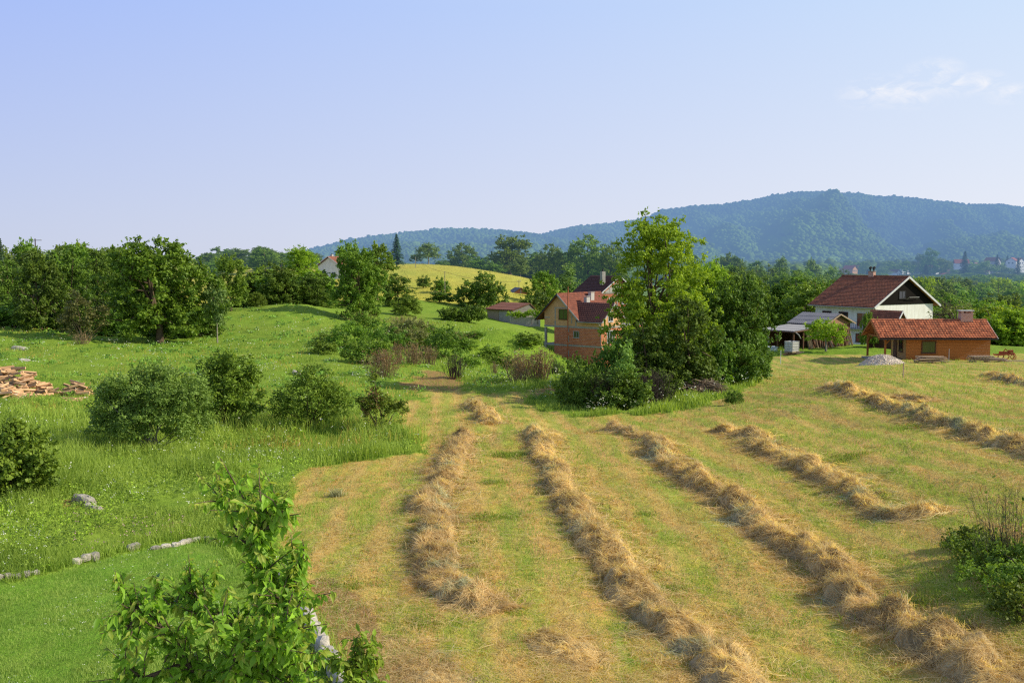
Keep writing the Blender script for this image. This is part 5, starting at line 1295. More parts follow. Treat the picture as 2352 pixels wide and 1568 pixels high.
# ------------------------------------------------------------------ ground cover
def blades(name, mat_, x, y, h, w, tint, rng, lean=.35, seg2=False, mats=None, mi=None, z=None):
    """thin upright blades; every blade a narrow bent strip standing on the ground"""
    n = len(x); z = tz(x, y) if z is None else z
    an = rng.uniform(0, 2 * math.pi, n)
    dx, dy = np.cos(an), np.sin(an)
    la = rng.uniform(0, 2 * math.pi, n); ll = rng.uniform(.05, lean, n) * h
    w = np.broadcast_to(w, (n,)) * .5
    B = np.stack([x, y, z - .02], 1); S = np.stack([dx * w, dy * w, np.zeros(n)], 1)
    T = B + np.stack([np.cos(la) * ll, np.sin(la) * ll, h], 1)
    mb = MB()
    if seg2:
        Mid = B + np.stack([np.cos(la) * ll * .3, np.sin(la) * ll * .3, h * .6], 1)
        V = np.stack([B - S, B + S, Mid + S * .8, Mid - S * .8, T], 1).reshape(-1, 3)
        k = (np.arange(n) * 5)[:, None]
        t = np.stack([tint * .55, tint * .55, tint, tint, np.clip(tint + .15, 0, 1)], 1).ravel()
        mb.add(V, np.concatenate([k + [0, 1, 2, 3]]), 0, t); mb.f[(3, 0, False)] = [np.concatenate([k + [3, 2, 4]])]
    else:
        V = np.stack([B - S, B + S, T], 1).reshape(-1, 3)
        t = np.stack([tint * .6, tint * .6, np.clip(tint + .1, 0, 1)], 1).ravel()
        mb.add(V, np.arange(3 * n).reshape(n, 3), 0, t)
    return mb.build(name, mat_)

def scatter(n, d0, d1, p0, p1, rng, power=1.0):
    """points whose density falls with distance, as blades far away are drawn larger"""
    a = rng.uniform(p0, p1, n); k0, k1 = d0 ** -power, d1 ** -power
    d = (k0 + (k1 - k0) * rng.uniform(0, 1, n)) ** (-1 / power)
    return (a - 1176) / F * d, d

rng = np.random.default_rng(11)
# short mown stubble, greener and drier by patches
x, y = scatter(330000, 13.2, 100, -60, 2480, rng, .9)
mow, lawn, bare, yel = zones(x, y)
patch = fbm(x * .55, y * .2, 71, 4) * .6 + fbm(x * 2.2, y * .9, 77, 3) * .4
grow = np.clip((patch - .50) * 7, 0, 1)
k = mow & (rng.uniform(size=len(x)) < .35 + .65 * fbm(x * 1.5, y * .8, 90, 3) * 1.4)
xs, ys = x[k], y[k]; sc_ = np.clip((ys / 17) ** .8, 1, 3.2)
dry = patch[k] < .48 + .11 * np.sin((xs + .074 * ys) * 4.4 + 5 * fbm(xs * .5, ys * .5, 2)) + rng.normal(0, .05, k.sum()) - np.clip((ys + xs * .7 - 35) / 60, 0, 1) * .09
h = (.035 + .045 * rng.uniform(size=len(xs)) + .05 * grow[k]) * sc_
for nm, sel, mt, lab in (('stubble', dry, 'stubble', 'short yellow brown stubble of the mown field'), ('short_grass', ~dry, 'grassblade', 'short green regrowth between the hay rows of the mown field')):
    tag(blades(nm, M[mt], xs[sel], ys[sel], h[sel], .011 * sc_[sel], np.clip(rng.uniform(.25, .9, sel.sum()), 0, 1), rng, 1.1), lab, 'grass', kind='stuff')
# lawn
x, y = scatter(190000, 13.2, 30, -120, 900, rng, 1.0)
mow, lawn, bare, yel = zones(x, y); x, y = x[lawn], y[lawn]
tag(blades('lawn_grass', M['lawnblade'], x, y, rng.uniform(.03, .10, len(x)) * (.25 + 1.6 * fbm(x * 1.4, y * 1.4, 5)), .012, np.clip(rng.uniform(.05, .95, len(x)) * (.15 + 1.5 * fbm(x * .9, y * .9, 6)), 0, 1), rng, .7), 'dense short green lawn inside the stone edging', 'lawn', kind='stuff')
# tall meadow grass
x, y = scatter(430000, 14, 150, -120, 1420, rng, .75)
mow, lawn, bare, yel = zones(x, y)
k = ~mow & ~lawn & ~(bare & (rng.uniform(size=len(x)) < .93)); x, y = x[k], y[k]; sc_ = np.clip((y / 24) ** .85, .8, 5)
u = px_of(x, y)
tallm = np.clip(fbm(x * .35, y * .35, 40, 4) * 2.2 - .45, .15, 1.2)
near = np.clip((75 - y) / 25, .5, 1)
h = rng.uniform(.12, .55, len(x)) * tallm * near * np.where(y < 20.5, .8, 1) * np.clip(sc_, 1, 1.6)
h = np.where(np.abs(y - 46) + np.abs(u - 780) * .02 < 9, h * 1.35, h)
ti = np.clip(rng.normal(.5, .22, len(x)) + (fbm(x * .6, y * .4, 44, 3) - .5) * 1.1, 0, 1)
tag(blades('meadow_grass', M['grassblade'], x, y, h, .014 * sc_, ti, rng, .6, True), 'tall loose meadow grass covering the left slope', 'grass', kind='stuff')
# rough strip between field and thicket, and the mounds
x, y = scatter(150000, 45, 150, 1000, 1800, rng, .6)
mow, lawn, bare, yel = zones(x, y); k = ~mow & ~bare; x, y = x[k], y[k]
tag(blades('rough_grass', M['grassblade'], x, y, rng.uniform(.12, .6, len(x)) * np.clip(fbm(x * .45, y * .45, 8, 4) * 3 - .75, .15, 1.6), .045, rng.uniform(.1, .9, len(x)), rng, .5, True), 'rough long grass around the thicket and on the mounds by the brick house', 'grass', kind='stuff')
x, y = scatter(26000, 42, 150, -120, 1420, rng, .6)
mow, lawn, bare, yel = zones(x, y); k = ~mow & ~lawn & (fbm(x * .28, y * .2, 123, 4) + .25 * (fbm(x * 1.5, y * 1.5, 124, 2) - .5) > .575); x, y = x[k], y[k]; sc_ = np.clip((y / 24) ** .85, .8, 5)
tag(blades('dry_grass', M['stubble'], x, y, rng.uniform(.25, .7, len(x)) * np.clip((90 - y) / 40, .6, 1), .012 * sc_, rng.uniform(.1, .8, len(x)), rng, .5, True), 'patches of dry yellowish stalks among the green slope grass', 'grass', kind='stuff')
# ragged fringe along the lawn edge, growing over the stones
EP = np.array([G(px, py)[:2] for px, py in [(-60,1340),(92,1318),(165,1298),(300,1265),(430,1240),(520,1255),(560,1290),(660,1345),(700,1425),(760,1530),(800,1600)]])
es = np.r_[0, np.cumsum(np.linalg.norm(np.diff(EP, axis=0), axis=1))]; r_ = np.random.default_rng(64); q = r_.uniform(0, es[-1], 9000)
x = np.interp(q, es, EP[:, 0]) + r_.normal(-.05, .16, 9000); y = np.interp(q, es, EP[:, 1]) + r_.normal(.10, .16, 9000)
kk = fbm(x * 1.6, y * 1.6, 12, 3) > .42; x, y = x[kk], y[kk]
tag(blades('edge_grass', M['grassblade'], x, y, r_.uniform(.06, .30, len(x)), .012, r_.uniform(.1, .95, len(x)), r_, .8, True), 'ragged longer grass growing over the stones around the lawn', 'grass', kind='stuff')
# leafy weeds in the tall grass
def weeds(name, label, mat_, n, d0, d1, p0, p1, size, hh, seed, thr=.5, flower=False, zone_=None, power=.8):
    r_ = np.random.default_rng(seed); x, y = scatter(n, d0, d1, p0, p1, r_, power)
    mow, lawn, bare, yel = zones(x, y); k = (~mow & ~lawn & (fbm(x * .5, y * .4, seed, 3) > thr)) if zone_ is None else zone_(x, y, mow, lawn, bare, yel)
    x, y = x[k], y[k]; z = tz(x, y); s = np.clip((y / 28) ** .8, .7, 3.5)
    per = 9 if not flower else 3
    P = np.repeat(np.c_[x, y, z], per, 0); ss = np.repeat(s, per); H_ = np.repeat(hh * r_.uniform(.4, 1.1, len(x)) * (np.clip(s, .8, 1.6)), per)
    f_ = r_.uniform(.15, 1, len(P)) if not flower else r_.uniform(.85, 1.05, len(P))
    P = P + np.c_[r_.normal(0, .07, (len(P), 2)) * ss[:, None] * (1 if not flower else .45), H_ * f_]
    mb = MB(); N_ = rdirs(r_, len(P)) * .7 + np.array([.25, -.3, .75]); N_ /= np.linalg.norm(N_, axis=1)[:, None]
    leaf_quads(mb, P, N_, size * ss * r_.uniform(.6, 1.4, len(P)), np.repeat(r_.uniform(.2, 1, len(x)), per), 0, .6 if not flower else .95, r_)
    o = mb.build(name, M[mat_]); return tag(o, label, 'flowers' if flower else 'weeds', kind='stuff')
weeds('leafy_weeds', 'leafy weeds mixed into the tall grass in front of the big bush', 'mid', 11000, 18, 60, -100, 1000, .065, .42, 91, .52)
weeds('leafy_weeds', 'light green weeds in the grass of the lower left meadow', 'bright', 4000, 18, 60, -100, 1000, .06, .40, 92, .56)
weeds('meadow_weeds', 'darker herbs dotted over the left hill slope', 'dark', 8000, 60, 150, -100, 1300, .08, .28, 93, .57, power=.5)
weeds('white_flowers', 'white flower heads dotted through the tall meadow grass', 'flower', 2200, 19, 66, -100, 1000, .032, .58, 94, .56, True)
weeds('white_flowers', 'tiny white seed heads sprinkled over the left hill slope', 'flower', 3000, 66, 150, -60, 1250, .026, .35, 95, .52, True, power=.5)
weeds('white_flowers', 'white meadow flowers in the rough grass below the thicket and brush pile', 'flower', 1300, 48, 85, 1250, 1780, .036, .6, 96, .45, True)
weeds('lawn_flowers', 'tiny white daisies dotted over the lawn', 'flower', 1500, 14, 28, -100, 800, .022, .07, 98, .5, True, zone_=lambda x, y, mow, lawn, bare, yel: lawn & (fbm(x * .9, y * .9, 98, 3) > .5))
weeds('clover_leaves', 'broad leaved clover patches in the lawn', 'mid', 2600, 14, 28, -100, 800, .035, .06, 99, .5, zone_=lambda x, y, mow, lawn, bare, yel: lawn & (fbm(x * .7, y * .7, 99, 3) > .54))
weeds('field_weeds', 'small broad leaved weeds sprouting in the mown field', 'mid', 9000, 14, 60, -100, 2450, .04, .06, 100, .5, zone_=lambda x, y, mow, lawn, bare, yel: mow & ~bare & (fbm(x * .6, y * .4, 100, 4) > .53))
weeds('pink_flowers', 'pinkish clover flowers behind the stone edging', 'pinkflower', 500, 19, 28, 130, 520, .03, .35, 97, .5, True)
# dry grass of the yellow hill
x, y = scatter(26000, 208, 345, 400, 1300, np.random.default_rng(5), .3)
mow, lawn, bare, yel = zones(x, y); x, y = x[yel], y[yel]; r_ = np.random.default_rng(6)
tag(blades('hill_grass', M['yelblade'], x, y, r_.uniform(.08, .35, len(x)), .10, r_.uniform(0, 1, len(x)), r_, .5), 'yellowish dry grass on the far hill', 'grass', kind='stuff')
# straw left lying on the field
def straw_strips(mb, P, dirs, L, w, tint, up, rng, mi=0):
    """bent ribbons of three segments"""
    n = len(P); d = dirs / (np.linalg.norm(dirs, axis=1)[:, None] + 1e-9)
    side = np.cross(d, up); side /= np.linalg.norm(side, axis=1)[:, None] + 1e-9
    bend = rng.normal(0, .22, (n, 1)) * side + rng.normal(.10, .10, (n, 1)) * up
    L = L[:, None]; w = np.broadcast_to(w, (n,))[:, None]
    pts = []
    for t, ww in ((-.5, .6), (-.17, 1), (.17, 1), (.5, .35)):
        c = P + d * L * t - bend * L * (t * t * 4 - .3) * .35
        pts += [c - side * w * ww * .5, c + side * w * ww * .5]
    V = np.stack(pts, 1).reshape(-1, 3); k = (np.arange(n) * 8)[:, None]
    mb.add(V, np.concatenate([k + [0,1,3,2], k + [2,3,5,4], k + [4,5,7,6]]), mi, np.repeat(tint, 8))
r_ = np.random.default_rng(15)
x, y = scatter(90000, 13.2, 75, -60, 2480, r_, 1.0)
mow, lawn, bare, yel = zones(x, y)
cl_ = fbm(x * .8, y * .45, 61, 4)
k = mow & (((cl_ > .52) & (r_.uniform(size=len(x)) < .9)) | (r_.uniform(size=len(x)) < .28) | (bare & (r_.uniform(size=len(x)) < .8))); x, y = x[k], y[k]
P = np.c_[x, y, tz(x, y) + r_.uniform(.02, .07, len(x))]
an = r_.normal(math.pi * .02, 1.3, len(x)); D_ = np.c_[np.cos(an), np.sin(an), r_.normal(0, .08, len(x))]
mb = MB(); sc_ = np.clip((y / 18) ** .8, .9, 3); straw_strips(mb, P, D_, r_.uniform(.12, .38, len(x)) * np.clip(sc_, 1, 1.6), .008 * sc_, r_.uniform(0, 1, len(x)), np.array([[0, 0, 1.0]]), r_)
tag(mb.build('loose_straw', M['straw']), 'loose straw left lying over the mown field between the rows', 'straw', kind='stuff')

# ------------------------------------------------------------------ hay rows
def windrow(label, pts, w_, h_, seed, dens=1.0, green=.27, lump=1.0, name='hay_row', group='rows of cut hay'):
    r_ = np.random.default_rng(seed)
    W0 = np.array([G(px, py)[:2] for px, py in pts])
    seg = np.r_[0, np.cumsum(np.linalg.norm(np.diff(W0, axis=0), axis=1))]
    Lt = seg[-1]; ns = max(10, int(Lt / .09)); s = np.linspace(0, Lt, ns)
    # smooth the path
    cx_ = np.interp(s, seg, W0[:, 0]); cy_ = np.interp(s, seg, W0[:, 1])
    ker = np.hanning(int(1.6 / .09) | 1); ker /= ker.sum(); pad = len(ker) // 2
    cx_ = np.convolve(np.pad(cx_, pad, 'reflect', reflect_type='odd'), ker, 'valid')[:ns]; cy_ = np.convolve(np.pad(cy_, pad, 'reflect', reflect_type='odd'), ker, 'valid')[:ns]
    cx_ += (fbm(s * .55, s * 0, seed, 3) - .5) * .8 + (fbm(s * 2.1, s * 0, seed + 40, 2) - .5) * .22; 
    tx = np.gradient(cx_); ty = np.gradient(cy_); tl = np.hypot(tx, ty); tx /= tl; ty /= tl
    nx, ny = ty, -tx
    taper = np.clip(np.minimum(s, Lt - s) / .9, .12, 1) ** .6
    na = 22; a = np.linspace(-1, 1, na)
    lumpn = fbm(s * 1.15, s * 0 + seed, seed + 3, 3)
    ww = w_ * np.interp(np.interp(s, seg, W0[:, 1]), [15, 24, 45, 60], [.88, .80, .70, .70]) * (.66 + .68 * fbm(s * .8, s * 0, seed + 1, 3)) * (.6 + .4 * taper)
    gap = np.clip((fbm(s * .9, s * 0, seed + 60, 2) - .2) * 5, .62, 1); hh = h_ * .58 * (.50 + .95 * lumpn * lump) * taper * gap; ww = ww * (.72 + .28 * gap)
    S_, A_ = np.meshgrid(s, a, indexing='ij')
    X = cx_[:, None] + nx[:, None] * ww[:, None] * A_; Y = cy_[:, None] + ny[:, None] * ww[:, None] * A_
    prof = np.clip(1 - np.abs(A_) ** 2.2, 0, 1) ** .8
    nz = fbm(X * 2.9 + 7, Y * 2.9, seed + 5, 4); nz = np.clip((nz - .5) * 1.7 + .5, 0, 1)
    gz_ = tz(X.ravel(), Y.ravel()).reshape(X.shape)
    Z = gz_ + prof * hh[:, None] * (.35 + 1.3 * nz) - .03 + (fbm(X * 9, Y * 9, seed + 9, 2) - .5) * .07 * prof
    V = np.stack([X, Y, Z], -1); idx = np.arange(X.size).reshape(X.shape)
    Fq = np.stack([idx[:-1, :-1], idx[1:, :-1], idx[1:, 1:], idx[:-1, 1:]], -1).reshape(-1, 4)
    mb = MB(); mb.add(V.reshape(-1, 3), Fq, 0, np.clip(nz.ravel() * 1.2 - .1, 0, 1), True)
    # strands
    dm = W0[:, 1].mean(); dist = Y[:, 0]
    nst = int(Lt * 1150 * dens * min(1.0, 34 / dm)); wt_ = np.ones(ns) / np.clip(dist / 16, .8, 9) ** .9; wt_ /= wt_.sum()
    i = r_.choice(ns - 1, nst, p=wt_[:-1] / wt_[:-1].sum()); j = np.clip((r_.normal(0, .52, nst) * .5 + .5) * (na - 1), 0, na - 1.001)
    j0 = j.astype(int); fj = (j - j0)[:, None]; fi = r_.uniform(size=(nst, 1))
    P0 = V[i, j0] * (1 - fj) + V[i, j0 + 1] * fj; P1 = V[i + 1, j0] * (1 - fj) + V[i + 1, j0 + 1] * fj; P = P0 * (1 - fi) + P1 * fi
    du = V[i + 1, j0] - V[i, j0]; dv = V[i, j0 + 1] - V[i, j0]; N_ = np.cross(dv, du); N_ /= np.linalg.norm(N_, axis=1)[:, None] + 1e-9
    N_ = np.where(N_[:, 2:3] < 0, -N_, N_)
    du /= np.linalg.norm(du, axis=1)[:, None] + 1e-9; dv /= np.linalg.norm(dv, axis=1)[:, None] + 1e-9
    swirl = (fbm(P[:, 0] * 1.7, P[:, 1] * 1.7, seed + 2, 2) - .5) * 7 + r_.normal(0, .5, nst)
    D_ = dv * np.cos(swirl)[:, None] + du * np.sin(swirl)[:, None] + N_ * r_.normal(.10, .22, (nst, 1))
    sc_ = np.clip((P[:, 1] / 17) ** .85, .9, 4)
    out = r_.uniform(size=nst) < .27      # some lie beside the row
    P = P + N_ * r_.uniform(-.01, .05, (nst, 1))
    P[out] += np.c_[nx[i][out], ny[i][out], np.zeros(out.sum())] * (np.sign(j[out] - na / 2) * np.abs(r_.normal(.05, .42, out.sum())))[:, None]
    P[out, 2] = tz(P[out, 0], P[out, 1]) + r_.uniform(.02, .07, out.sum()); D_[out, 2] *= .3
    ti = np.clip(r_.normal(.55, .22, nst) + (fbm(P[:, 0] * 1.3, P[:, 1] * 1.3, seed + 8, 3) - .5) * .9, 0, 1)
    L_ = r_.uniform(.16, .48, nst) * np.clip(sc_, 1, 1.5)
    gsel = fbm(P[:, 0] * .9, P[:, 1] * .9, seed + 12, 3) + r_.normal(0, .06, nst) > (.5 + (.5 - green))
    for sel, mi in ((~gsel, 1), (gsel, 2)):
        if sel.sum(): straw_strips(mb, P[sel], D_[sel], L_[sel], .0085 * sc_[sel], ti[sel], N_[sel], r_, mi)
    o = mb.build(name, [M['haycore'], M['straw'], M['haygreen']])
    return tag(o, label, 'hay', group)
windrow('leftmost long hay row, short and straight, ending before the bottom of the field', [(1062,998),(1048,1040),(1015,1100),(975,1160),(990,1220),(1010,1290),(1035,1340),(1085,1390),(1140,1405)], .78, .42, 1)
windrow('second long hay row from the left, running down to the bottom edge', [(1222,992),(1240,1030),(1275,1090),(1300,1140),(1340,1200),(1390,1270),(1440,1330),(1500,1400),(1590,1470),(1700,1560),(1760,1640)], .72, .48, 2)
windrow('third and longest hay row from the left, leaving at the lower right corner', [(1405,984),(1480,1012),(1530,1060),(1600,1100),(1670,1150),(1740,1195),(1800,1240),(1870,1290),(1930,1345),(1990,1400),(2090,1465),(2200,1530),(2330,1600),(2420,1660)], .70, .50, 3)
windrow('fourth hay row from the left, hooked at its lower end above the brambles', [(1630,990),(1700,992),(1755,1030),(1820,1065),(1890,1098),(1960,1130),(2010,1165),(2060,1190),(2120,1182),(2150,1165)], .62, .46, 4)
windrow('thick hay row crossing the right part of the field below the gravel heap', [(1905,886),(1960,905),(2010,922),(2080,945),(2150,968),(2220,990),(2300,1018),(2380,1042),(2480,1075)], .62, .50, 5)
windrow('short hay row at the right edge below the second plank stack', [(2262,864),(2305,870),(2352,884),(2420,900)], .6, .42, 6)
windrow('short thick hay row alone in the shadow of the thicket', [(1075,925),(1090,940),(1105,955),(1128,975)], .85, .62, 7, 1.4)
windrow('flat pale scattered hay pile near the bottom between first and second rows', [(1190,1448),(1240,1470),(1300,1490),(1340,1520),(1385,1540)], .6, .34, 8, .9, lump=.8, name='hay_pile')
windrow('small flat hay pile with green grass in front behind the thick right row', [(2050,915),(2085,912),(2120,925)], .7, .30, 9, .9, name='hay_pile')
windrow('tiny tuft of pulled hay on the left part of the field', [(960,1088),(985,1082),(1015,1078)], .22, .18, 10, .5, name='hay_pile')
windrow('thin litter of reddish hay along the stone wall at the bottom', [(905,1470),(960,1520),(1010,1570),(1040,1620)], .9, .07, 12, .6, name='hay_pile')

# green tufts on the field
r_ = np.random.default_rng(33)
TX = []
def tuft(label, px, py, n, rad, h, group=None, mat_='grassblade'):
    if group:
        g = G(px, py); TX.append(np.c_[g[0] + r_.normal(0, rad, n), g[1] + r_.normal(0, rad * .8, n), r_.uniform(.4, 1, n) * h, np.full(n, .016 * max(1, g[1] / 28))]); return
    g = G(px, py); x = g[0] + r_.normal(0, rad, n); y = g[1] + r_.normal(0, rad * .8, n)
    o = blades('grass_tuft', M[mat_], x, y, r_.uniform(.4, 1, n) * h, .016 * max(1, g[1] / 28), r_.uniform(.1, .8, n), r_, .8, True)
    return tag(o, label, 'grass', group)
for i, (px, py, n, rad, h) in enumerate([(1172,1047,900,.42,.22),(1138,1107,400,.3,.15),(1100,1190,700,.45,.12),(1155,1190,500,.4,.12),(965,1200,300,.12,.22),(985,1285,300,.12,.2),(1480,1180,250,.2,.12),(2060,1395,900,.45,.25),(2160,1440,600,.35,.22),(1945,1050,500,.45,.16),(2090,980,400,.4,.16),(1545,1352,250,.15,.14),(800,1345,500,.4,.12),(960,1430,800,.5,.12),(2000,920,400,.4,.2),(1400,1440,250,.3,.1)]):
    tuft('one of the fresh green grass tufts standing between the hay rows', px, py, n, rad, h, 'green tufts in the mown field')
T9 = np.concatenate(TX); tag(blades('regrown_grass', M['grassblade'], T9[:, 0], T9[:, 1], T9[:, 2], T9[:, 3], r_.uniform(.1, .8, len(T9)), r_, .8, True), 'fresh green grass patches standing between the hay rows', 'grass', kind='stuff')
tuft('silvery tipped tuft of uncut grass alone in the left part of the field', 772, 1140, 260, .12, .34, None, 'haygreen')

# ------------------------------------------------------------------ stones and rocks
def rock_mesh(name, sz, seed, mat_='rock'):
    V, Fa = ICO; r_ = np.random.default_rng(seed)
    # one subdivision
    E = {}; VV = list(map(tuple, V)); FF = []
    def mid(a, b):
        k = (min(a, b), max(a, b))
        if k not in E:
            q = (np.array(VV[a]) + VV[b]) / 2; q /= np.linalg.norm(q); E[k] = len(VV); VV.append(tuple(q))
        return E[k]
    for a, b, c in Fa:
        x_, y_, z_ = mid(a, b), mid(b, c), mid(c, a); FF += [(a, x_, z_), (b, y_, x_), (c, z_, y_), (x_, y_, z_)]
    P = np.array(VV); P = np.sign(P) * np.abs(P) ** .7
    P *= r_.uniform(.82, 1.12, (len(P), 1)); P = P * np.array(sz) / 2
    mb = MB(); mb.add(P, np.array(FF), 0, np.repeat(r_.uniform(.2, .9), len(P)))
    o = mb.build(name, M[mat_]); return o
rn = random.Random(12)
def stone_run(pts, n, sz, grp, lab, zoff=.06, seed=0):
    W0 = np.array([G(px, py)[:2] for px, py in pts]); seg = np.r_[0, np.cumsum(np.linalg.norm(np.diff(W0, axis=0), axis=1))]
    step = seg[-1] / n
    for i in range(n):
        s = (i + .5) * step; x = np.interp(s, seg, W0[:, 0]); y = np.interp(s, seg, W0[:, 1])
        x2 = np.interp(s + .1, seg, W0[:, 0]); y2 = np.interp(s + .1, seg, W0[:, 1])
        o = rock_mesh('edging_stone', (step * rn.uniform(1.0, 1.15), sz * rn.uniform(.8, 1.2), sz * rn.uniform(.75, 1.25)), seed * 100 + i)
        o.location = (x, y, tz1(x, y) + zoff * rn.uniform(.6, 1.3)); o.rotation_euler = (rn.uniform(-.12, .12), rn.uniform(-.12, .12), math.atan2(y2 - y, x2 - x) + rn.uniform(-.15, .15))
        tag(o, lab, 'stone', grp)
stone_run([(-40,1342),(0,1336),(50,1328),(92,1320)], 6, .18, 'stones edging the lawn at the far left', 'one of the pale stones edging the lawn at the far left', .1, 1)
stone_run([(165,1300),(228,1286)], 3, .22, 'three edging stones in a row at the lawn corner', 'one of three pale stones in a row left of the single lawn stone', .12, 2)
stone_run([(292,1268),(322,1262)], 1, .2, None, 'single pale stone alone on the lawn edge between two stone runs', .12, 3)
stone_run([(345,1262),(400,1255),(440,1243),(480,1242),(520,1258)], 10, .16, 'low curved stone edge at the top of the lawn', 'one of the low stones of the curved edge at the top of the lawn', .05, 4)
stone_run([(655,1330),(680,1385),(705,1430),(730,1480),(760,1530),(800,1600)], 19, .34, 'stones of the low wall between lawn and field', 'one of the mossy grey stones of the low wall between lawn and hay field', .12, 5)
for px, py, sz, rz, lab in ((192,1162,(1.0,.4,.5),-.5,'grey limestone outcrop in the grass right of the hazel bush'),(215,1172,(.9,.3,.28),-.6,'low pale rock joined to the limestone outcrop at its right'),
 (680,862,(1.5,.55,.5),-.9,'dark streaked rock slab lying on the green slope above the shrubs'),(46,804,(1.6,.8,.6),.1,'pale rounded rock in the meadow at the far left'),(57,829,(1.0,.5,.3),.1,'small pale rock below the rounded rock in the far left meadow'),
 (745,784,(.5,.3,.2),.1,'small pale rock near the mixed scrub on the slope')):
    g = G(px, py); o = rock_mesh('rock', sz, int(px)); o.location = (g[0], g[1], g[2] + sz[2] * .2); o.rotation_euler = (0, .15, rz); tag(o, lab, 'rock')

# ------------------------------------------------------------------ firewood
def log_mesh(seed, L):
    r_ = random.Random(seed); mb = MB(); n = r_.choice([3, 4, 5]); an = sorted(r_.uniform(0, 6.28) for _ in range(1)); R0 = r_.uniform(.075, .115)
    pts = [(math.cos(6.283 * k / n + an[0]) * R0 * r_.uniform(.7, 1.1), math.sin(6.283 * k / n + an[0]) * R0 * r_.uniform(.7, 1.1)) for k in range(n)]
    V = [(-L/2, a, b) for a, b in pts] + [(L/2, a * .95, b * .95) for a, b in pts]
    side = [(k, (k + 1) % n, n + (k + 1) % n, n + k) for k in range(n)]
    mb.add(V, side[:-1] if n > 3 else side, 0, r_.uniform(.25, 1)); mb.add(V, [side[-1]] if n > 3 else [], 1, .5); mb.add(V, [tuple(range(n))[::-1], tuple(range(n, 2 * n))], 0, 1.0)
    o = mb.build('firewood_log', [M['log'], M['logend']]); return o
LOGS = []
def heap(px0, px1, py, hmax, n, seed, lab, grp, depth=1.3, ang=0.0, spread=.7):
    r_ = random.Random(seed); g0 = G(px0, py); g1 = G(px1, py)
    for i in range(n):
        t = r_.uniform(0, 1); q = r_.uniform(-1, 1); env = (1 - abs(2 * t - 1) ** 2.2) * (1 - abs(q) ** 1.6)
        hz_ = hmax * env * math.sqrt(r_.uniform(.15, 1))
        x = g0[0] + (g1[0] - g0[0]) * t; y = g0[1] + (g1[1] - g0[1]) * t + q * depth
        if len(LOGS) < 16: o = log_mesh(seed * 50 + i, r_.uniform(.75, 1.0)); LOGS.append(o)
        else: o = LOGS[r_.randrange(16)].copy(); COL.objects.link(o)
        o.name = 'firewood_log'; o.location = (x, y, tz1(x, y) + .06 + hz_); o.rotation_euler = (r_.uniform(0, 6), r_.uniform(-.35, .35), ang + r_.uniform(-spread, spread))
        tag(o, lab, 'log', grp)
heap(-60, 118, 908, 1.75, 170, 1, 'one of the split logs tumbled in the big firewood heap at the left edge', 'logs of the big firewood heap', 1.3, .5, .9)
heap(-50, 70, 916, .7, 70, 5, 'one of the logs in the front corner of the big firewood heap', 'logs at the front of the firewood heap', .8, .9, .5)
heap(153, 202, 910, 1.0, 36, 3, 'one of the split logs in the small firewood stack right of the big heap', 'logs of the small firewood stack', .5, .1, .22)
for i, (px, py) in enumerate([(158, 918), (170, 922), (185, 918)]):
    g = G(px, py); o = LOGS[i].copy(); COL.objects.link(o); o.name = 'firewood_log'; o.location = (g[0], g[1], g[2] + .08); o.rotation_euler = (1, 0, .5 * i); tag(o, 'one of the loose logs lying in front of the small firewood stack', 'log', 'loose logs by the small stack')

# brush pile of sticks and old boards
g = G(1612, 908); r_ = np.random.default_rng(21); mb = MB()
for k in range(330):
    t = r_.normal(0, .45, 2); env = max(0, 1 - (t[0] ** 2 + t[1] ** 2) * .9); c = np.array([t[0] * 1.9, t[1] * 1.0, .05 + .95 * env * r_.uniform(.2, 1)])
    d = rdirs(r_, 1)[0]; d[2] *= .22; d[0] *= 1.5; d /= np.linalg.norm(d); L_ = r_.uniform(.4, 1.9) * .5
    a, b = c - d * L_, c + d * L_; a[2] = max(a[2], .02); b[2] = max(b[2], .02)
    if k % 4 == 0: mb.bar(a, b, .09, .03, 1, tint=r_.uniform(.2, 1))
    else: mb.bar(a, b, r_.uniform(.015, .035), None, 3, tint=r_.uniform(.3, 1))
mb.bar((-2.4, .1, .95), (-.3, .1, .80), .06, .03, 2, tint=1.0)
o = mb.build('brush_pile', [M['twig'], M['oldwood'], M['palewood'], M['logend']]); o.location = g; tag(o, 'pile of tangled sticks and broken boards in the grass in front of the thicket', 'brush pile')

# gravel heap
g = at(2027, 90.5); n = 46; u_ = np.linspace(-1, 1, n); U, V_ = np.meshgrid(u_, u_, indexing='ij'); r2 = np.sqrt(U ** 2 + V_ ** 2)
X = U * 2.15; Y = V_ * 1.7; Hh = np.clip(1 - r2, 0, 1) ** .85 * 1.22; Hh = Hh / (1 + .35 * np.exp(-(r2 / .22) ** 2)); Hh *= (.85 + .3 * fbm(X * 1.3 + 5, Y * 1.3, 4)); Hh += (fbm(X * 6, Y * 6, 2) - .5) * .12 * (Hh > .02)
zz = tz((g[0] + X).ravel(), (g[1] + Y).ravel()).reshape(X.shape) - g[2] - .04
idx = np.arange(n * n).reshape(n, n); Fq = np.stack([idx[:-1, :-1], idx[1:, :-1], idx[1:, 1:], idx[:-1, 1:]], -1).reshape(-1, 4)
mb = MB(); mb.add(np.stack([X, Y, zz + Hh], -1).reshape(-1, 3), Fq, 0, None, True)
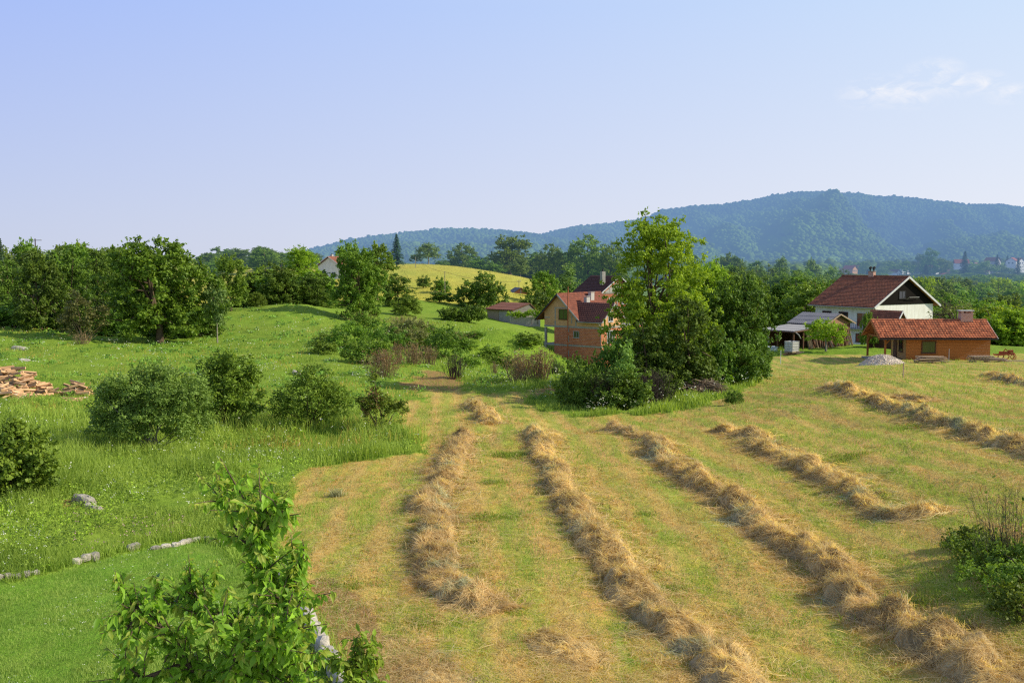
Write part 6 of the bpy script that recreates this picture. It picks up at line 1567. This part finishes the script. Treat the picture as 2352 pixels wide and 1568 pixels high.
# loose stones on the heap
th = r_.uniform(0, 6.28, 1500); rr = np.sqrt(r_.uniform(0, 1.1, 1500)); px_ = np.cos(th) * rr; py_ = np.sin(th) * rr
hz_ = np.clip(1 - rr, 0, 1) ** .85 * 1.22 / (1 + .35 * np.exp(-(rr / .22) ** 2)) * (.85 + .3 * fbm(px_ * 2.15 * 1.3 + 5, py_ * 1.7 * 1.3, 4)); s = r_.uniform(.02, .055, 1500)
VV = ICO[0][None] * s[:, None, None] + np.stack([px_ * 2.15, py_ * 1.7, tz(g[0] + px_ * 2.15, g[1] + py_ * 1.7) - g[2] + hz_ - .02], -1)[:, None]
mb.add(VV.reshape(-1, 3), (ICO[1][None] + (np.arange(1500) * 12)[:, None, None]).reshape(-1, 3), 0, np.repeat(r_.uniform(.1, 1, 1500), 12))
o = mb.build('gravel_heap', M['gravel']); o.location = g; tag(o, 'pale grey gravel heap on the lawn in front of the cabin porch', 'gravel heap')

# plank stacks in front of the cabin
def planks(px0, px1, d, rows, per, lab, grp, seed, mats):
    r_ = random.Random(seed); a = at(px0, d); b = at(px1, d); L_ = b[0] - a[0]
    for zr in range(rows):
        for k in range(per):
            mb = MB(); l = L_ * r_.uniform(.62, .98) * (1 - zr * .07); mb.box((0, 0, 0), (l, .17, .042), tint=r_.uniform(.2, 1))
            o = mb.build('plank', M[r_.choice(mats)]); x = (a[0] + b[0]) / 2 + r_.uniform(-.3, .3); y = d - .45 + k * .30 + r_.uniform(-.05, .05)
            o.location = (x, y, max(a[2], b[2]) + .16 + zr * .085); o.rotation_euler = (r_.uniform(-.03, .03), r_.uniform(-.03, .03), r_.uniform(-.10, .10)); tag(o, lab, 'plank', grp)
    for t in (.15, .5, .85):
        mb = MB(); mb.box((0, 0, 0), (.12, 1.3, .22)); o = mb.build('bearer', M['oldwood']); o.location = (a[0] + L_ * t, d, max(a[2], b[2]) + .0); tag(o, 'one of the short bearers under the ' + grp.split(' of ')[-1], 'bearer', 'bearers of ' + grp.split(' of ')[-1])
planks(2098, 2188, 91.5, 6, 4, 'one of the planks in the left timber stack below the cabin window', 'planks of the left timber stack', 1, ['palewood', 'oldwood', 'palewood'])
planks(2226, 2320, 91.5, 3, 4, 'one of the planks in the right timber stack below the cabin corner', 'planks of the right timber stack', 2, ['oldwood', 'oldwood', 'palewood'])
def pallet(px, d, zo, rz, lab):
    g = at(px, d); r = thing('pallet', lab, 'pallet', (g[0], g[1], g[2] + zo), rz)
    for k in range(7): box_part('slat', (-.9 + k * .3, 0, .12), (.14, 1.2, .025), 'palewood', r)
    for s in (-1, 0, 1): box_part('stringer', (0, s * .5, .05), (2.0, .09, .1), 'oldwood', r)
pallet(2258, 91.3, .46, .1, 'pale slatted pallet lying on top of the right timber stack')
pallet(2338, 91.0, .02, -.05, 'low pallet on the grass at the right edge beside the timber stack')

# IBC tank and clutter at the barn
def ibc():
    g = at(1821, 106); r = thing('water_tank', 'white plastic water tank in a metal cage in front of the lean-to', 'tank', (g[0], g[1], g[2] + .35), R(38))
    box_part('container', (0, 0, .62), (1.10, .96, 1.0), 'plastic', r)
    mb = MB()
    for k in range(7):
        t = -.57 + k * .19
        for sx in (-1, 1): mb.box((t, sx * .52, .62), (.022, .022, 1.06)); mb.box((sx * .59, t * .87, .62), (.022, .022, 1.06))
    for zz in (.12, .35, .62, .9, 1.14):
        for sx in (-1, 1): mb.box((0, sx * .535, zz), (1.2, .02, .03)); mb.box((sx * .605, 0, zz), (.02, 1.06, .03))
    mb.build('cage', M['steel'], r)
    box_part('pallet', (0, 0, .04), (1.25, 1.08, .13), 'oldwood', r); mb = MB(); mb.tube([(0,0,1.1),(0,0,1.2)], .1, 10); mb.build('cap', M['blackmetal'], r)
    for i in range(7):
        rr = random.Random(i); mb = MB(); mb.box((0,0,0), (rr.uniform(1.4, 2.2), .14, .09), tint=rr.uniform(.2, 1)); o = mb.build('timber_piece', M[['oldwood', 'palewood', 'brownwood'][i % 3]])
        o.location = (g[0] + .2 + rr.uniform(-.4, .4), g[1] + rr.uniform(-.5, .4), g[2] + .08 + .05 * i); o.rotation_euler = (0, 0, rr.uniform(-.3, .4)); tag(o, 'one of the timber pieces stacked under the white water tank', 'timber', 'timber under the water tank')
ibc()
g = at(1768, 110); r = thing('bath_tub', 'pale blue tub standing in the grass under the lean-to', 'tub', (g[0], g[1], g[2]), R(8))
mb = MB(); 
for a, b in (((0,-.36,.3),(1.7,.05,.6)), ((0,.36,.3),(1.7,.05,.6)), ((-.83,0,.3),(.05,.67,.6)), ((.83,0,.3),(.05,.67,.6)), ((0,0,.08),(1.6,.66,.06))): mb.box(a, b)
mb.build('basin', M['bluetub'], r); mb = MB(); mb.tube([(-.9,-.42,.62),(.9,-.42,.62)], .04, 6); mb.tube([(-.9,.42,.62),(.9,.42,.62)], .04, 6); mb.build('rim', M['bluetub'], r)
g = at(1760, 112.5); mb = MB(); 
for k in range(4):
    an = np.linspace(0, 6.28, 25); mb.tube(np.c_[np.cos(an) * (.42 - k * .03), np.full(25, k * .05), 1.25 + np.sin(an) * (.72 - k * .04)], .03, 5)
o = mb.build('hose_coil', M['palebark']); o.location = g; tag(o, 'pale coiled hose hanging in the dark lean-to above the tub', 'hose')

# red farm implement at the right edge
g = at(2312, 96); r = thing('farm_implement', 'rusty red farm implement standing in the grass right of the cabin', 'machine', g, R(-10)); r.scale = (.75, .75, .8)
mb = MB(); mb.bar((-1.3,0,.55),(1.2,0,.75),.14); mb.bar((-1.1,-.5,.5),(1.1,-.5,.7),.10); mb.bar((-1.2,-.5,.5),(-1.2,.5,.6),.10); mb.bar((1.1,-.5,.7),(1.1,.5,.75),.10); mb.bar((-.4,0,.6),(.1,0,1.25),.10); mb.bar((.1,0,1.25),(.7,0,.75),.10); mb.build('frame', M['rust'], r)
mb = MB(); mb.box((.1,.25,.75),(1.3,.5,.35)); mb.box((.75,0,1.0),(.5,.4,.3)); mb.build('gearbox', M['rust'], r)
for k in range(4):
    mb = MB(); x = -1.0 + k * .65; mb.tube([(x,0,.6),(x+.25,-.1,.45),(x+.15,-.15,.18),(x-.1,-.2,.02)], .07, 6); mb.bar((x-.15,-.2,.05),(x+.25,-.25,.3),.16,.03); mb.build('tine', M['rust'], r)
mb = MB(); an = np.linspace(0, 6.283, 19); mb.tube(np.c_[np.cos(an) * .33 + .9, np.full(19, -.62), .36 + np.sin(an) * .33], .05, 6)
for k in range(5): mb.bar((.9,-.62,.36),(.9 + math.cos(k*1.257)*.32,-.62,.36 + math.sin(k*1.257)*.32),.03)
mb.build('wheel', M['rust'], r)

# poles, stakes and wires
def pole(name, label, px, d, h, rad, mat_, cross=None, z=None, cat='pole'):
    g = at(px, d); r = thing(name, label, cat, g); mb = MB(); mb.tube([(0,0,-.3),(0,0,h)], [rad, rad * .8], 7); mb.build('post', M[mat_], r)
    if cross:
        mb = MB(); mb.bar((-cross/2, 0, h - .35), (cross/2, 0, h - .35), .12); mb.build('crossarm', M[mat_], r)
        for s in (-.45, 0, .45): mb = MB(); mb.tube([(s*cross,0,h-.3),(s*cross,0,h-.05)], .05, 6); mb.build('insulator', M['plastic'], r)
    return g
pole('power_pole', 'tall thin power pole with crossarm on the left skyline above the trees', 86, 215, zat(548, 215) - at(86, 215)[2], .14, 'darktwig', 2.8)
g1 = pole('wire_pole', 'thin grey pole standing on the yellow hill carrying a sagging wire', 1022, 222, zat(623, 222) - at(1022, 222)[2], .09, 'palebark')
g0 = pole('wire_pole', 'short wire pole under the spruce on the yellow hill', 955, 290, 3.2, .09, 'palebark')
g2 = pole('wire_pole', 'wire pole with small crossarm behind the small brick house', 1192, 246, zat(643, 246) - at(1192, 246)[2], .09, 'palebark', 1.0)
for a, b, ha, hb, lab in ((g1, g0, zat(623,222) - g1[2], 3.2, 'thin sagging wire from the hill pole to the spruce'), (g1, g2, zat(623,222) - g1[2], zat(645,246) - g2[2], 'thin sagging wire from the hill pole to the small brick house')):
    t = np.linspace(0, 1, 16); P = np.outer(1 - t, a + (0,0,ha-.1)) + np.outer(t, b + (0,0,hb-.1)); P[:, 2] -= 4 * t * (1 - t) * .9
    mb = MB(); mb.tube(P, .03, 4); tag(mb.build('wire', M['darktwig']), lab, 'wire')
pole('garden_stake', 'thin pale stake standing in the grass left of the water tank', 1796, 98, 1.35, .035, 'plastic', cat='stake')
pole('garden_stake', 'short wooden stake behind the small hay pile on the right', 2080, 62, 1.0, .045, 'palewood', cat='stake')
gp = pole('water_post', 'thin green standpipe in front of the cabin between the timber stacks', 2184, 92.6, 1.2, .035, 'steel', cat='post')

# ------------------------------------------------------------------ cherry tree in the foreground
def leaves_real(mb, P, D, N_, L, tint, rng, mi=0, width=.42):
    """folded pointed leaves, two halves meeting at a midrib and a bent tip"""
    n = len(P); D = D / np.linalg.norm(D, axis=1)[:, None]; S = np.cross(N_, D); S /= np.linalg.norm(S, axis=1)[:, None] + 1e-9; U = np.cross(D, S)
    L = L[:, None]; cur = rng.uniform(.05, .35, n)[:, None]; fold = rng.uniform(.10, .32, n)[:, None]
    def pt(t, s, f=1): return P + D * L * t + S * L * s * width + U * L * (abs(s) * fold * 1.1 - cur * t * t)
    V = np.stack([pt(0, 0), pt(.22, .36), pt(.22, 0), pt(.22, -.36), pt(.55, .5), pt(.55, 0), pt(.55, -.5), pt(.82, .27), pt(.82, 0), pt(.82, -.27), pt(1.06, 0)], 1)
    k = (np.arange(n) * 11)[:, None]; tt = np.repeat(tint, 11)
    mb.add(V.reshape(-1, 3), np.concatenate([k + q for q in ([1,4,5,2],[2,5,6,3],[4,7,8,5],[5,8,9,6])]), mi, tt, True)
    b0 = mb.n - n * 11
    mb.f.setdefault((3, mi, True), []).append(np.concatenate([k + q for q in ([0,1,2],[0,2,3],[7,10,8],[8,10,9])]) + b0)
def fruit_tree(name, label, foot, branches, seed, lsize, dens, cat='tree', young=.12, twl=(.14,.38)):
    r_ = np.random.default_rng(seed); root = thing(name, label, cat, foot); f0 = np.array(foot)
    tm = MB(); lm = MB(); LP = []; LD = []; LY = []
    def leafline(A, B, m_, yng=0.0):
        t = r_.uniform(.1, 1.0, m_); P = A + (B - A) * t[:, None]; ax = (B - A) / (np.linalg.norm(B - A) + 1e-9)
        d = rdirs(r_, m_) * .9 + ax * .35 + np.array([0, 0, -.75]); LP.append(P + rdirs(r_, m_) * .01); LD.append(d); LY.append(np.clip(r_.uniform(0, 1, m_) * .5 + yng * t, 0, 1))
    for path, r0, r1, dn in branches:
        P = np.array([world(*q) for q in path]) - f0
        # densify
        seg = np.r_[0, np.cumsum(np.linalg.norm(np.diff(P, axis=0), axis=1))]; n_ = max(4, int(seg[-1] / .12)); s = np.linspace(0, seg[-1], n_)
        Q = np.stack([np.interp(s, seg, P[:, i]) for i in range(3)], 1); Q[1:-1] += r_.normal(0, .012, (n_ - 2, 3))
        tm.tube(Q, np.linspace(r0, r1, n_), 7, tint=.5)
        if dn <= 0: continue
        nt_ = int(seg[-1] * dn * 2.8)
        for k in range(nt_):
            t = r_.uniform(.05, 1) * (n_ - 1); i = min(int(t), n_ - 2); a = Q[i] + (Q[i + 1] - Q[i]) * (t - i)
            ax = Q[i + 1] - Q[i]; ax /= np.linalg.norm(ax); d = rdirs(r_, 1)[0] * .9 + ax * .5 + np.array([0, 0, .45]); d /= np.linalg.norm(d)
            L_ = r_.uniform(*twl); b = a + d * L_; c = (a + b) / 2 + r_.normal(0, .012, 3)
            tm.tube([a, c, b], [.006, .004, .002], 4, tint=.8); leafline(a, b, int(dens * L_ * 34) + 4, .55)
        leafline(Q[-2], Q[-1], 8, .8)
    tm.build('trunk', M['bark'], root)
    P = np.concatenate(LP); D = np.concatenate(LD); Y_ = np.concatenate(LY); n = len(P)
    N_ = rdirs(r_, n) * .55 + np.array([.2, -.35, .8]); ti = np.clip(r_.normal(.42, .2, n) + (P[:, 2] - P[:, 2].mean()) * .12, 0, 1)
    sz = lsize * r_.uniform(.6, 1.25, n); yo = Y_ + (P[:, 2] - P[:, 2].min()) / np.ptp(P[:, 2]) * .28 + r_.normal(0, .12, n) > 1.0 - young
    leaves_real(lm, P[~yo], D[~yo], N_[~yo], sz[~yo], ti[~yo], r_); o = lm.build('crown', M['cherry'], root)
    if yo.sum():
        ym_ = MB(); leaves_real(ym_, P[yo], D[yo], N_[yo], sz[yo] * .8, ti[yo], r_); y_o = ym_.build('young_leaves', M['cherrytip'], root); tag(y_o, 'yellowish young leaves at the shoot tips')
    return root
d = 6.3
foot = (world(590, 1568, d)[0], d + .1, tz1(world(590, 1568, d)[0], d + .1))
ft = ((foot[0]) / d * F + 1176)
B = [
 ([(592,2300,6.4),(590,1900,6.38),(600,1620,6.35),(615,1480,6.3),(605,1380,6.3),(612,1290,6.28),(600,1210,6.25),(598,1150,6.22)], .055, .005, 13),
 ([(598,1640,6.35),(500,1580,6.2),(430,1520,6.1),(380,1440,6.05),(340,1395,6.0),(285,1395,6.0)], .03, .005, 15),
 ([(430,1520,6.1),(380,1545,5.95),(330,1555,5.9),(280,1550,5.9)], .018, .004, 13),
 ([(340,1395,6.0),(300,1430,5.95),(270,1480,5.9)], .01, .003, 14),
 ([(608,1500,6.3),(560,1440,6.4),(500,1400,6.45),(440,1385,6.5),(385,1390,6.5)], .022, .004, 14),
 ([(500,1400,6.45),(455,1370,6.5),(445,1345,6.5)], .012, .003, 12),
 ([(605,1380,6.3),(640,1345,6.25),(670,1320,6.2),(695,1290,6.2)], .018, .003, 15),
 ([(612,1300,6.28),(560,1250,6.3),(528,1190,6.3),(515,1150,6.3)], .016, .003, 14),
 ([(602,1220,6.25),(640,1180,6.2),(655,1150,6.2)], .010, .003, 13),
 ([(600,1200,6.25),(575,1160,6.25),(560,1145,6.25)], .010, .003, 12),
 ([(615,1470,6.3),(655,1410,6.15),(680,1375,6.1),(700,1360,6.1)], .018, .003, 14),
 ([(600,1620,6.35),(635,1560,6.1),(655,1500,6.0),(670,1470,5.95)], .022, .004, 15),
 ([(600,1600,6.35),(560,1540,6.0),(530,1490,5.85),(500,1450,5.8)], .02, .004, 16),
 ([(600,1660,6.35),(630,1600,6.2),(660,1560,6.1),(680,1570,6.1)], .02, .004, 14),
 ([(595,1700,6.36),(520,1650,6.1),(460,1600,5.9),(400,1590,5.8)], .02, .004, 15),
 ([(612,1450,6.3),(625,1420,6.1),(650,1400,6.0),(640,1370,6.0)], .012, .003, 14),
 ([(600,1560,6.35),(620,1510,5.9),(640,1470,5.75),(660,1440,5.7)], .015, .003, 16),
 ([(592,1750,6.4),(680,1680,6.5),(760,1640,6.6)], .02, .004, 12),
 ([(592,1800,6.4),(500,1740,6.5),(420,1680,6.6),(370,1640,6.6)], .02, .004, 12),
 ([(600,1640,6.35),(620,1590,6.7),(600,1540,6.8),(570,1500,6.85)], .02, .004, 13),
]
fruit_tree('cherry_tree', 'young cherry tree with glossy drooping leaves in the foreground at lower left', foot, B, 5, .070, 2.1, young=.08, twl=(.11,.32))
ds = 12.5; fs = at(822, ds)
B2 = [([(822,1900,12.5),(820,1700,12.5),(815,1580,12.5),(818,1520,12.5),(815,1468,12.5)], .018, .004, 13),
 ([(818,1600,12.5),(790,1540,12.4),(775,1510,12.4)], .008, .003, 12),([(818,1590,12.5),(845,1540,12.6),(860,1510,12.6)], .008, .003, 12),([(816,1540,12.5),(840,1500,12.5),(850,1480,12.5)], .006, .002, 12),
 ([(820,1640,12.5),(785,1600,12.3),(770,1585,12.3)], .008, .003, 12),([(820,1660,12.5),(850,1610,12.6),(870,1580,12.6)], .008, .003, 10)]
fruit_tree('cherry_sapling', 'small cherry sapling with reddish stem at the bottom beside the stone wall', (fs[0], ds, fs[2]), B2, 6, .12, .9, young=.2, twl=(.12,.3))
